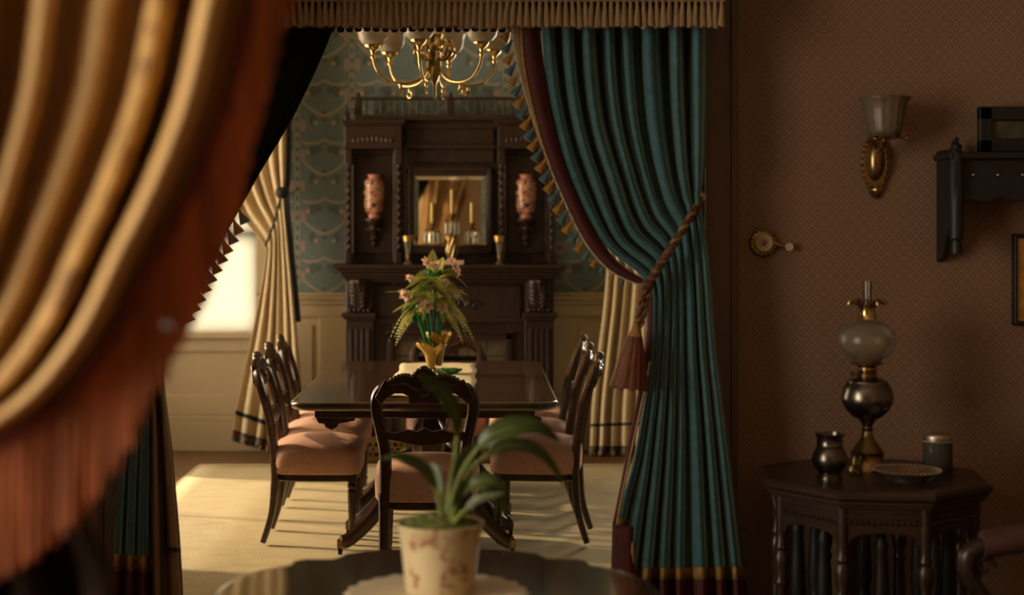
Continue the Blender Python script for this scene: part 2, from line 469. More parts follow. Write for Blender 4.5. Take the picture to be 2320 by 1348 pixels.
def M_floral_band():
    m, nt, b = new_mat('floral_gold_band')
    n1 = noise(nt, 30, 3)
    c = ramp(nt, n1, [(0.40, (0.20, 0.085, 0.02)), (0.5, (0.50, 0.27, 0.055)), (0.65, (0.58, 0.34, 0.09))])
    nt.links.new(c, b.inputs['Base Color']); b.inputs['Roughness'].default_value = 0.6
    return m
FLORAL = M_floral_band()
def M_hemcheck():
    m, nt, b = new_mat('multicolour_tassel_hem')
    n1 = noise(nt, 38, 1, src='Object')
    c = ramp(nt, n1, [(0.40, (0.02, 0.03, 0.05)), (0.47, (0.35, 0.22, 0.08)), (0.53, (0.10, 0.19, 0.22)), (0.60, (0.25, 0.09, 0.04))])
    nt.links.new(c, b.inputs['Base Color']); b.inputs['Roughness'].default_value = 0.8
    return m
HEMC = M_hemcheck()
def M_painting():
    m, nt, b = new_mat('dim_landscape_print')
    n1 = noise(nt, 12, 4)
    c = ramp(nt, n1, [(0.35, (0.015, 0.02, 0.012)), (0.55, (0.06, 0.055, 0.03)), (0.7, (0.13, 0.09, 0.05))])
    nt.links.new(c, b.inputs['Base Color']); b.inputs['Roughness'].default_value = 0.3
    return m
PAINTING = M_painting()

# ================================================================== the rooms
YB = 10.0                     # back wall of the dining room
XL, XR, ZC = -3.2, 2.8, 3.1
YP0, YP1 = 4.75, 4.95         # partition between the rooms
OX0, OX1, OZ = -1.09, 0.700, 2.62
PXL, PXR, PY = -2.6, 3.0, -2.6
def struct(name, mb, mat, parent=None, smooth=False, bevel=0.0, label=None):
    o = mb.build(name, mat, parent, smooth=smooth, bevel=bevel)
    if parent is None: o['kind'] = 'structure'
    if label: o['label'] = label
    return o
struct('floor', MB().box(-3.4, 3.2, PY - .2, YB + .2, -.12, 0), BOARDS)
struct('ceiling', MB().box(-3.4, 3.2, PY - .2, YB + .2, ZC, ZC + .1), PLASTER)
def holed(axis, a0, a1, t0, t1, holes, z1=ZC):
    """wall from a0 to a1 along axis, thickness t0..t1, holes [(h0,h1,z0,z1)]"""
    m = MB(); cur = a0
    def bx(p, q, z0, z1_):
        if q - p < 1e-4 or z1_ - z0 < 1e-4: return
        if axis == 'x': m.box(p, q, t0, t1, z0, z1_)
        else: m.box(t0, t1, p, q, z0, z1_)
    for h0, h1, z0, zt in sorted(holes):
        bx(cur, h0, 0, z1); bx(h0, h1, 0, z0); bx(h0, h1, zt, z1); cur = h1
    bx(cur, a1, 0, z1)
    return m
WB = (-2.42, -1.475, 0.78, 2.08)
WL1 = (7.0, 9.4, 0.45, 2.95)
WP = (-0.3, 2.6, 0.6, 2.9)
WBR = (1.06, 2.0, 0.62, 2.6)
struct('wall_back', holed('x', XL, XR, YB, YB + .15, [WB, WBR]), WPBLUE)
struct('wall_left', holed('y', YP1, YB, XL - .15, XL, [WL1]), WPBLUE)
struct('wall_right', holed('y', YP1, YB, XR, XR + .15, []), WPBLUE)
struct('wall_dining_side', holed('x', XL, XR, YP0 + .1, YP1, [(OX0, OX1, 0, OZ)]), WPBLUE)
struct('wall_parlor_side', holed('x', PXL, PXR, YP0, YP0 + .1, [(OX0, OX1, 0, OZ)]), WPBROWN)
struct('wall_parlor_left', holed('y', PY, YP0, PXL - .15, PXL, [WP]), WPBROWN)
struct('wall_parlor_right', holed('y', PY, YP0, PXR, PXR + .15, []), WPBROWN)
struct('wall_rear', holed('x', PXL, PXR, PY - .15, PY, []), PLASTER)

def window(name, axis, a0, a1, z0, z1, t, label, w=0.05):
    """sash window: frame, sill, two sashes of two panes; t = plane of the glass"""
    root = thing(name, (0, 0, 0), label, None, kind='structure')
    del_keys = [k for k in ('category',) if k in root]
    def bx(m, p, q, d0, d1, za, zb):
        if axis == 'x': m.box(p, q, t + d0, t + d1, za, zb)
        else: m.box(t + d0, t + d1, p, q, za, zb)
    f = MB()
    bx(f, a0, a0 + w, -.05, .05, z0, z1); bx(f, a1 - w, a1, -.05, .05, z0, z1)
    bx(f, a0, a1, -.05, .05, z1 - w, z1); bx(f, a0, a1, -.05, .05, z0, z0 + w)
    struct('window_frame', f, CREAM, root)
    zm = (z0 + z1) / 2; am = (a0 + a1) / 2
    s = MB(); bx(s, a0 + w, a1 - w, -.03, .03, zm - .025, zm + .025); struct('meeting_rail', s, CREAM, root)
    s = MB(); bx(s, am - .012, am + .012, -.015, .015, z0 + w, z1 - w); struct('glazing_bar', s, CREAM, root)
    for p, q in ((a0 + w, am - .012), (am + .012, a1 - w)):
        for za, zb in ((z0 + w, zm - .025), (zm + .025, z1 - w)):
            g = MB(); bx(g, p, q, -.002, .002, za, zb); struct('pane', g, PANE, root)
    return root
w1 = window('window_1', 'x', *WB, YB + .09, 'bright sunlit window behind the tan drape at the far left', .014)
sill = MB().box(WB[0] - .05, WB[1] + .05, YB - .07, YB + .05, WB[2] - .035, WB[2] + .005)
struct('window_sill', sill, CREAM, w1, bevel=.006)
window('window_2', 'y', *WL1, XL - .08, 'tall sash window in the dining room side wall')
window('window_3', 'y', *WP, PXL - .08, 'wide parlor window beside the camera')
portal('window_portal', ((WB[0] + WB[1]) / 2, YB + .16, (WB[2] + WB[3]) / 2), WB[1] - WB[0], WB[3] - WB[2], (-pi / 2, 0, 0))
for wv, xw in ((WL1, XL), (WP, PXL)):
    portal('window_portal', (xw - .16, (wv[0] + wv[1]) / 2, (wv[2] + wv[3]) / 2), wv[3] - wv[2], wv[1] - wv[0], (0, -pi / 2, 0))
window('window_4', 'x', *WBR, YB + .09, 'far wall window beside the right hand drape')
portal('window_portal', ((WBR[0] + WBR[1]) / 2, YB + .16, (WBR[2] + WBR[3]) / 2), WBR[1] - WBR[0], WBR[3] - WBR[2], (-pi / 2, 0, 0))
# added filter sheets that only cut the sun and sky at two windows
def shade(name, axis, a0, a1, z0, z1, t, label, mat=None):
    m = MB(); rows = []
    for i in range(9):
        z = z1 + (z0 - z1) * i / 8
        rows.append([((a0 + (a1 - a0) * k / 8), t + .003 * sin(k), z) if axis == 'x' else (t + .003 * sin(k), a0 + (a1 - a0) * k / 8, z) for k in range(9)])
    root = thing(name, (0, 0, 0), label, 'window shade')  # both are added light filters over the windows
    m.grid(rows).build('filter_cloth', mat or SHEER_FILTER, root)
    b = MB()
    if axis == 'x': b.tube([(a0 - .02, t, z1), (a1 + .02, t, z1)], .018, 10)
    else: b.tube([(t, a0 - .02, z1), (t, a1 + .02, z1)], .018, 10)
    b.build('filter_roller', CREAM, root)
    return root
def M_sheer_filter():
    m = bpy.data.materials.new('sheer_filter_sheet'); m.use_nodes = True; nt = m.node_tree
    for n in list(nt.nodes):
        if n.type != 'OUTPUT_MATERIAL': nt.nodes.remove(n)
    out = [n for n in nt.nodes if n.type == 'OUTPUT_MATERIAL'][0]
    tr = nt.nodes.new('ShaderNodeBsdfTransparent'); tr.inputs[0].default_value = (1, .92, .78, 1)
    tl = nt.nodes.new('ShaderNodeBsdfTranslucent'); f = noise(nt, 60, 2)
    nt.links.new(ramp(nt, f, [(.3, (.7, .6, .42)), (.7, (.8, .7, .5))]), tl.inputs[0])
    mx = nt.nodes.new('ShaderNodeMixShader'); mx.inputs[0].default_value = 0.34
    nt.links.new(tr.outputs[0], mx.inputs[1]); nt.links.new(tl.outputs[0], mx.inputs[2]); nt.links.new(mx.outputs[0], out.inputs[0])
    return m
SHEER_FILTER = M_sheer_filter()
shade('light_filter', 'y', WL1[0] + .03, WL1[1] - .03, 0.88, WL1[3] - .03, XL + .02, 'unseen sheer light filter added over the side window of the dining room')  # added out of view to dim the sun above its lower edge

def M_window_filter():
    m = bpy.data.materials.new('window_filter_sheet'); m.use_nodes = True; nt = m.node_tree
    for n in list(nt.nodes):
        if n.type != 'OUTPUT_MATERIAL': nt.nodes.remove(n)
    out = [n for n in nt.nodes if n.type == 'OUTPUT_MATERIAL'][0]
    tl = nt.nodes.new('ShaderNodeBsdfTranslucent'); f = noise(nt, 3, 2)
    nt.links.new(ramp(nt, f, [(.3, (.27, .255, .20)), (.7, (.31, .29, .23))]), tl.inputs[0])
    nt.links.new(tl.outputs[0], out.inputs[0])
    return m
shade('light_filter', 'x', WB[0] + .004, WB[1] - .004, WB[2] + .008, WB[3] - .02, YB + .012, 'added translucent sheet toning down the bright window at the far left', M_window_filter())  # added sheet, there to hold the window's brightness at cream
# wainscot of the back wall
def wains(x0, x1, ztop, lines, vert, n):
    root = thing('trim_%d' % n, (0, 0, 0), None, None, kind='structure')
    struct('panel_field', MB().box(x0, x1, YB - .012, YB, 0, ztop), CREAM, root)
    struct('baseboard', MB().box(x0, x1, YB - .045, YB - .012, 0, .20).box(x0, x1, YB - .035, YB - .012, .20, .235), CREAM, root, bevel=.006)
    for a, b in lines:
        struct('rail', MB().box(x0, x1, YB - .032, YB - .012, a, b), CREAM, root, bevel=.008)
    for a, b, za, zb in vert:
        struct('stile', MB().box(a, b, YB - .032, YB - .012, za, zb), CREAM, root, bevel=.008)
    return root
t = wains(XL, -1.475, .745, [(.235, .37), (.655, .745)], [(XL, -2.5, .37, .655)], 1)
t = wains(-1.475, -.866, 1.0, [(.235, .37), (.885, .965)], [(-1.475, -1.34, .37, .885), (-1.06, -.866, .37, .885)], 2)
struct('chair_rail', MB().box(-1.475, -.866, YB - .055, YB, 1.0, 1.022).box(-1.475, -.866, YB - .04, YB, .965, 1.0).box(-1.475, -.866, YB - .03, YB, 1.022, 1.045), CREAM, t, bevel=.006)
struct('raised_panel', MB().box(-1.29, -1.10, YB - .024, YB - .012, .42, .835), CREAM, t, bevel=.01)
t = wains(1.06, XR, .58, [(.235, .37)], [], 6)
t = wains(.478, 1.06, 1.0, [(.235, .37), (.885, .965)], [(.478, .60, .37, .885), (.93, 1.05, .37, .885)], 3)
struct('chair_rail', MB().box(.478, 1.06, YB - .055, YB, 1.0, 1.022).box(.478, 1.06, YB - .04, YB, .965, 1.0).box(.478, 1.06, YB - .03, YB, 1.022, 1.045), CREAM, t, bevel=.006)
struct('raised_panel', MB().box(.65, .88, YB - .024, YB - .012, .42, .835), CREAM, t, bevel=.01)
# window architrave
arch = MB().box(WB[1], WB[1] + .07, YB - .03, YB, WB[2], WB[3] + .07).box(WB[0] - .07, WB[0], YB - .03, YB, WB[2], WB[3] + .07).box(WB[0], WB[1], YB - .03, YB, WB[3], WB[3] + .07)
struct('trim_4', arch, CREAM, bevel=.006)
# doorway casing on the parlor side + jamb lining
cas = thing('trim_5', (0, 0, 0), 'brown wooden casing around the curtained doorway', None, kind='structure')
for a, b in ((OX1 - .01, OX1 + .105), (OX0 - .105, OX0 + .01)):
    struct('casing_board', MB().box(a, b, YP0 - .025, YP0, 0, OZ + .1), CASING, cas, bevel=.006)
    struct('casing_bead', MB().box(a + .012, a + .022, YP0 - .034, YP0 - .02, 0, OZ + .08).box(b - .022, b - .012, YP0 - .034, YP0 - .02, 0, OZ + .08), CASING, cas, bevel=.004)
struct('casing_head', MB().box(OX0 - .14, OX1 + .14, YP0 - .035, YP0, OZ, OZ + .13), CASING, cas, bevel=.006)
struct('jamb', MB().box(OX1 - .015, OX1 + .005, YP0, YP1, 0, OZ).box(OX0 - .005, OX0 + .015, YP0, YP1, 0, OZ), CASING, cas)
# dark skirting on parlor wall
struct('baseboard_parlor', MB().box(OX1 + .105, PXR, YP0 - .02, YP0, 0, .2), CASING, bevel=.005)

# rug
rg = thing('area_rug', (0, 0, 0), 'large cream woven rug under the dining table', 'rug')
rows = []
for i in range(25):
    y = 5.55 + (9.33 - 5.55) * i / 24
    rows.append([(-1.72 + (1.35 + 1.72) * k / 24, y, .006 + .001 * sin(k * 1.7 + i)) for k in range(25)])
MB().grid(rows).build('rug_field', RUG, rg, solid=.010)
MB().box(-1.725, 1.355, 9.325, 9.345, 0, .013).box(-1.725, 1.355, 5.535, 5.555, 0, .013).box(-1.735, -1.715, 5.54, 9.34, 0, .013).box(1.345, 1.365, 5.54, 9.34, 0, .013).build('bound_edge', PLINEN, rg, smooth=False, bevel=.003)

# ================================================================== fireplace with overmantel
FX = -0.195
fp = thing('fireplace', (FX, YB, 0), 'tall dark carved wooden fireplace surround with mirrored overmantel', 'fireplace')
def fpb(name, m, mat=MANTEL, parent=fp, bevel=.005, smooth=False, label=None):
    o = m.build(name, mat, parent, smooth=smooth, bevel=bevel)
    if label: o['label'] = label
    return o
HW = .672
# lower body behind pilasters, with an opening
fpb('lower_body', MB().box(-HW, -.37, -.22, 0, 0, 1.13).box(.37, HW, -.22, 0, 0, 1.13).box(-.37, .37, -.22, 0, .75, 1.13))
fpb('firebox', MB().box(-.37, .37, -.06, 0, 0, .75).box(-.37, -.30, -.2, -.06, 0, .75).box(.30, .37, -.2, -.06, 0, .75), FIRE, bevel=0)
# tiles round the opening, one by one
tm = MB().box(-.058, .058, -.012, 0, -.058, .058).build('tile', TILE, fp, smooth=False, bevel=.003)
tm.location = (-.30, -.2, .70)
for k in range(1, 6): dup_mesh(tm, fp, (-.30 + .12 * k, -.2, .70))
for s in (-1, 1):
    for k in range(1, 6): dup_mesh(tm, fp, (s * .30, -.2, .70 - .12 * k))
fpb('opening_frame', MB().box(-.40, -.36, -.245, -.2, 0, .79).box(.36, .40, -.245, -.2, 0, .79).box(-.40, .40, -.245, -.2, .75, .79).box(-.42, .42, -.26, -.2, .79, .805))
for s in (-1, 1):
    px = s * (HW - .095)
    M = T(px, 0, 0)
    fpb('pilaster', MB().box(-.092, .092, -.275, -.2, 0, .88, M))
    for k in range(4):
        fpb('flute_rib', MB().box(-.012, .012, -.292, -.27, .14, .82, T(px - .054 + .036 * k, 0, 0)), bevel=.004)
    fpb('plinth', MB().box(-.105, .105, -.30, -.2, 0, .11, M))
    fpb('ledge', MB().box(-.105, .105, -.30, -.2, .88, .90, M).box(-.118 if s < 0 else -.105, .105 if s < 0 else .118, -.315, -.2, .90, .925, M))
    fpb('corbel_block', MB().box(-.085, .085, -.27, -.2, .925, 1.14, M))
    # carved acanthus corbel: curled central leaf with diagonal ribs
    ac = MB()
    prof = [(-.272, .95), (-.285, 1.0), (-.30, 1.06), (-.318, 1.11), (-.33, 1.14)]
    rows = []
    for y, z in prof:
        rows.append([(x, y + .035 * (abs(x) / .07) ** 2 * 1.0, z) for x in [-.07 + .14 * k / 10 for k in range(11)]])
    ac.grid(rows, M)
    cb = ac.build('acanthus_corbel', MANTEL, fp, solid=.01)
    rb = MB()
    for q in range(6):
        z0 = .965 + q * .027
        for sd in (-1, 1):
            pts = [(sd * .006, -.292 - (z0 - .95) * .2, z0 - .01), (sd * .035, -.295 - (z0 - .95) * .2, z0 + .018), (sd * .066, -.272 - (z0 - .95) * .2, z0 + .035)]
            rb.tube(cr(pts, 6), [.006, .0075, .008, .008, .006, .003], 6, M)
    rb.tube([(0, -.285, .95), (0, -.305, 1.04), (0, -.34, 1.14)], [.008, .01, .012], 8, M)
    rb.ball((0, -.335, 1.125), .018, 8, M=M)
    rb.build('leaf_rib', MANTEL, cb)
    bd = MB()
    for q in range(5): bd.ball((-.06 + .03 * q, -.28, .942), .0145, 8, M=M)
    bd.build('bead_row', MANTEL, cb)
# frieze with carved scroll
fpb('frieze_panel', MB().box(-.46, .46, -.235, -.2, .87, 1.10))
fpb('frieze_ledge', MB().box(-.48, .48, -.25, -.2, .86, .885))
sc = MB()
for s in (-1, 1):
    sp_ = [(s * (.03 + .10 * k / 14 + .03 * cos(k * .7)), -.242, .98 + .03 * sin(k * .7) * (1 - k / 20)) for k in range(15)]
    sc.tube(sp_, [.009 - .0004 * k for k in range(15)], 6)
    sp_ = [(s * (.14 + .05 * cos(k * .6) * (1 - k / 18)), -.242, .975 + .035 * sin(k * .6) * (1 - k / 18)) for k in range(14)]
    sc.tube(sp_, .007, 6)
sc.ball((0, -.24, .985), .028, 10)
sc.build('carved_scroll', MANTEL, fp)
# mantel shelf with stepped mouldings
sh = fpb('mantel_shelf', MB().box(-.745, .745, -.385, 0, 1.212, 1.235))
fpb('shelf_moulding', MB().box(-.725, .725, -.365, 0, 1.19, 1.212).box(-.70, .70, -.34, 0, 1.165, 1.19).box(-.685, .685, -.325, 0, 1.145, 1.165).box(-.672, .672, -.30, 0, 1.125, 1.145), bevel=.008)
# overmantel
ZT = 2.17
fpb('overmantel_back', MB().box(-HW - .01, HW + .01, -.06, 0, 1.235, ZT))
for s in (-1, 1):
    cx = s * (HW - .175)
    M = T(cx, 0, 0)
    fpb('side_bay_frieze', MB().box(-.185, .185, -.19, -.05, 2.0, 2.135, M))
    fpb('side_bay_cornice', MB().box(-.195, .195, -.20, -.05, 2.135, 2.15, M).box(-.21, .21, -.215, -.05, 2.15, 2.17, M))
    fpb('side_bay_rail', MB().box(-.19, .19, -.195, -.05, 1.985, 2.005, M))
    # carved foliage strip on the frieze
    cv = MB()
    for q in range(9):
        xx = -.12 + .03 * q; hh = .05 * (1 - (abs(q - 4) / 5) ** 1.2)
        cv.ball((xx, -.192, 2.035 + hh * .3), .016, 8, (1, .5, .8 + hh * 14), M)
    cv.build('carved_foliage', MANTEL, fp)
    fpb('recessed_panel', MB().box(-.125, .125, -.075, -.055, 1.30, 1.955, M))
    fpb('panel_moulding', MB().box(-.145, -.125, -.10, -.055, 1.25, 1.985, M).box(.125, .145, -.10, -.055, 1.25, 1.985, M).box(-.145, .145, -.10, -.055, 1.955, 1.985, M))
    for e in (-1, 1):
        xx = e * .162
        fpb('column_base', MB().box(xx - .022, xx + .022, -.18, -.12, 1.235, 1.31, M))
        fpb('column_cap', MB().box(xx - .024, xx + .024, -.185, -.12, 1.885, 1.985, M))
        # barley twist column
        tw = MB(); n = 12; rows = []
        for i in range(97):
            z = 1.31 + (1.885 - 1.31) * i / 96; ph = i / 96 * 2 * pi * 11
            rows.append([(xx + (.0155 + .0065 * cos(2 * (2 * pi * k / n) - ph)) * cos(2 * pi * k / n), -.15 + (.0155 + .0065 * cos(2 * (2 * pi * k / n) - ph)) * sin(2 * pi * k / n), z) for k in range(n)])
        tw.rings(rows, M).build('twist_column', MANTEL, fp)
    # vase bracket
    br = fpb('bracket_shelf', MB().slab([(.075 * cos(pi + pi * k / 12), -.075 + .085 * sin(pi + pi * k / 12)) for k in range(13)], 1.515, 1.533, M))
    bc = MB()
    bc.lathe([(.004, 1.345), (.016, 1.36), (.012, 1.38), (.028, 1.40), (.022, 1.42), (.045, 1.46), (.038, 1.48), (.062, 1.515)], 14, T(cx, -.09, 0))
    bc.ball((cx, -.14, 1.47), .016, 8); bc.ball((cx - .035, -.12, 1.46), .014, 8); bc.ball((cx + .035, -.12, 1.46), .014, 8)
    bc.build('bracket_corbel', MANTEL, br)
    # finial at the outer corner
    MB().lathe([(.02, 2.17), (.02, 2.185), (.012, 2.19), (.022, 2.205), (.018, 2.22), (.007, 2.232), (.010, 2.24), (.0, 2.262)], 12, T(s * (HW - .005), -.17, 0)).build('finial', MANTEL, fp)
# centre: mirror in a carved frame
fpb('centre_panel', MB().box(-.29, .29, -.085, -.055, 1.90, 2.15))
fpb('centre_cornice', MB().box(-.30, .30, -.13, -.05, 1.99, 2.01).box(-.31, .31, -.11, -.05, 2.12, 2.17))
mi = fpb('mirror', MB().box(-.24, .24, -.092, -.086, 1.36, 1.815), MIRROR, bevel=0)
mi['label'] = 'square bevelled mirror'
bv = MB()
for a, b, c, d in ((-.24, -.205, 1.36, 1.815), (.205, .24, 1.36, 1.815)):
    bv.add([(a, -.0925, c), (b, -.097, c + .03), (b, -.097, d - .03), (a, -.0925, d)] if a < 0 else [(a, -.097, c + .03), (b, -.0925, c), (b, -.0925, d), (a, -.097, d - .03)], [(0, 1, 2, 3)])
bv.add([(-.24, -.0925, 1.815), (-.205, -.097, 1.785), (.205, -.097, 1.785), (.24, -.0925, 1.815)], [(0, 1, 2, 3)])
bv.build('mirror_bevel', MIRROR, mi, smooth=False)
fpb('mirror_frame', MB().box(-.285, -.24, -.12, -.06, 1.30, 1.865).box(.24, .285, -.12, -.06, 1.30, 1.865).box(-.285, .285, -.12, -.06, 1.815, 1.865).box(-.285, .285, -.12, -.06, 1.30, 1.36))
for s in (-1, 1): fpb('frame_rib', MB().box(s * .262 - .008, s * .262 + .008, -.13, -.115, 1.31, 1.86), bevel=.003)
fb = MB()
for q in range(19): fb.ball((-.25 + .5 * q / 18, -.122, 1.84), .009, 6)
fb.build('frame_beading', MANTEL, fp)
# gallery with spindles
fpb('gallery_base', MB().box(-.62, .62, -.17, -.05, 2.17, 2.205))
fpb('gallery_rail', MB().box(-.645, .645, -.135, -.095, 2.305, 2.325))
for xx in (-.60, 0, .60):
    fpb('gallery_post', MB().box(xx - .026, xx + .026, -.14, -.09, 2.2, 2.32))
    fpb('post_finial', MB().lathe([(.018, 2.325), (.02, 2.335), (.012, 2.34), (.014, 2.352), (.0, 2.36)], 10, T(xx, -.115, 0)), bevel=0, smooth=True)
spn = MB().lathe([(.006, 2.2), (.0045, 2.215), (.0075, 2.235), (.005, 2.25), (.0075, 2.27), (.0045, 2.29), (.006, 2.306)], 8).build('spindle', MANTEL, fp)
spn.location = (-.545, -.115, 0)
for k in range(1, 24):
    xx = -.545 + 1.09 * k / 23
    if abs(xx) > .035: dup_mesh(spn, fp, (xx, -.115, 0))
# brass fender on the hearth
fd = thing('fireplace_fender', (FX, 9.42, 0), 'low pierced brass fender standing before the fireplace', 'fender')
fd_hw = .66
MB().box(-fd_hw, fd_hw, -.012, .012, .155, .172).build('top_rail', OLDBRASS, fd, smooth=False, bevel=.004)
MB().box(-fd_hw, fd_hw, -.012, .012, .0, .03).build('bottom_rail', OLDBRASS, fd, smooth=False, bevel=.004)
for xx in (-fd_hw, fd_hw): MB().box(xx - .012, xx + .012, -.012, .12, 0, .175).build('end_panel', OLDBRASS, fd, smooth=False, bevel=.004)
fl = MB()
for r_ in range(2):
    for k in range(34):
        cx = -fd_hw + .02 + .0385 * k; cz = .061 + .062 * r_
        for q in range(8):
            a = 2 * pi * q / 8; b = 2 * pi * (q + 1) / 8
            fl.add([(cx + .0225 * cos(a), -.003, cz + .032 * sin(a)), (cx + .0225 * cos(b), -.003, cz + .032 * sin(b)), (cx + .013 * cos(b), -.003, cz + .018 * sin(b)), (cx + .013 * cos(a), -.003, cz + .018 * sin(a))], [(0, 1, 2, 3)])
pf = fl.build('pierced_panel', OLDBRASS, fd, smooth=False, solid=.006)
pf['kind'] = 'stuff'
# andirons glimpsed in the hearth
for k, xx in enumerate((-.08, .10)):
    an = thing('andiron', (FX + xx, 9.62, 0), ('left' if k == 0 else 'right') + ' brass andiron standing in the dark hearth', 'andiron', 'andirons in the hearth')
    MB().lathe([(.03, 0), (.03, .02), (.012, .03), (.016, .07), (.010, .1), (.014, .16), (.010, .2), (.02, .23), (.022, .25), (.008, .27), (.0, .29)], 12).build('post', BRASS, an)
    MB().box(-.008, .008, 0, .2, .05, .066).build('log_bar', IRON, an, smooth=False)

# ================================================================== dining table
TZ = .74
tx0, tx1, ty0, ty1 = -.80, .33, 6.30, 8.31
tcx, tcy = (tx0 + tx1) / 2, (ty0 + ty1) / 2
dt = thing('dining_table', (tcx, tcy, 0), 'long polished dark dining table with rounded corners on pedestal legs', 'table')
dt.location.z = .0135; dt.scale.z = (TZ - .0135) / TZ
def rrect(hx, hy, r, n=8):
    o = []
    for cx, cy, a0 in ((hx - r, hy - r, 0), (-hx + r, hy - r, pi / 2), (-hx + r, -hy + r, pi), (hx - r, -hy + r, 3 * pi / 2)):
        for k in range(n + 1):
            a = a0 + pi / 2 * k / n; o.append((cx + r * cos(a), cy + r * sin(a)))
    return o
hx, hy = (tx1 - tx0) / 2, (ty1 - ty0) / 2
rows = []
for ins, z in ((.03, .700), (.012, .704), (.004, .712), (0, .722), (0, .732), (.004, .738), (.010, .740), (.016, .740), (.08, .740)):
    rows.append([(x, y, z) for x, y in rrect(hx - ins, hy - ins, .10 - ins * .5)])
MB().rings(rows).build('tabletop', TABLEW, dt, ang=50)
MB().box(-hx + .12, hx - .12, -hy + .14, hy - .14, .655, .702).build('apron', WOOD, dt, smooth=False, bevel=.006)
for sx in (-1, 1):
    for sy in (-1, 1):
        d = MB(); M = T(sx * .40, sy * (hy - .19), 0)
        d.box(-.07, .07, -.03, .03, .655, .70, M)
        d.prism([(-.07, .66), (-.055, .63), (-.03, .628), (-.025, .612), (.0, .60), (.025, .612), (.03, .628), (.055, .632), (.10, .64), (.10, .652), (.07, .66)], -.022, .022, M)
        d.build('carved_drop', WOOD, dt, smooth=False, bevel=.004)
for py in (-.42, .46):
    M0 = T(0, py, 0)
    pd = MB().lathe([(.10, .66), (.10, .64), (.055, .62), (.05, .60), (.072, .56), (.078, .50), (.07, .44), (.05, .40), (.065, .385), (.065, .37), (.085, .35), (.09, .30), (.08, .26), (.05, .24)], 20, M0, 10, .05).build('pedestal', WOOD, dt)
    for sx in (-1, 1):
        for sy in (-1, 1):
            pts = cr([(sx * .05, py + sy * .04, .30), (sx * .16, py + sy * .09, .27), (sx * .26, py + sy * .14, .15), (sx * .345, py + sy * .19, .075), (sx * .38, py + sy * .21, .07)], 12)
            lg = MB().tube(pts, [.040 - .0012 * k for k in range(12)], 8, sq=(.75, 1.15), up=(0, 0, 1)).build('leg', WOOD, dt)
            cM = T(sx * .38, py + sy * .21, 0)
            MB().box(-.014, .014, -.014, .014, .042, .082, cM).build('caster_cup', OLDBRASS, lg, smooth=False, bevel=.004)
            MB().lathe([(.0, -.009), (.018, -.009), (.018, .009), (0, .009)], 14, cM @ T(0, 0, .03) @ R(pi / 2, 'Y')).build('caster_wheel', IRON, lg)

# table runner
tr = thing('table_runner', (0, 0, TZ), 'pale linen runner laid lengthwise on the dining table', 'table runner')
rows = []
for i in range(33):
    y = 6.50 + (8.12 - 6.50) * i / 32
    rows.append([(-.415 + .395 * k / 12 + .006 * sin(i * .6), y, .004 + .0018 * sin(k * 1.3 + i * .5) + .001 * sin(i * 1.9)) for k in range(13)])
MB().grid(rows).build('cloth', PLINEN, tr, solid=.002)

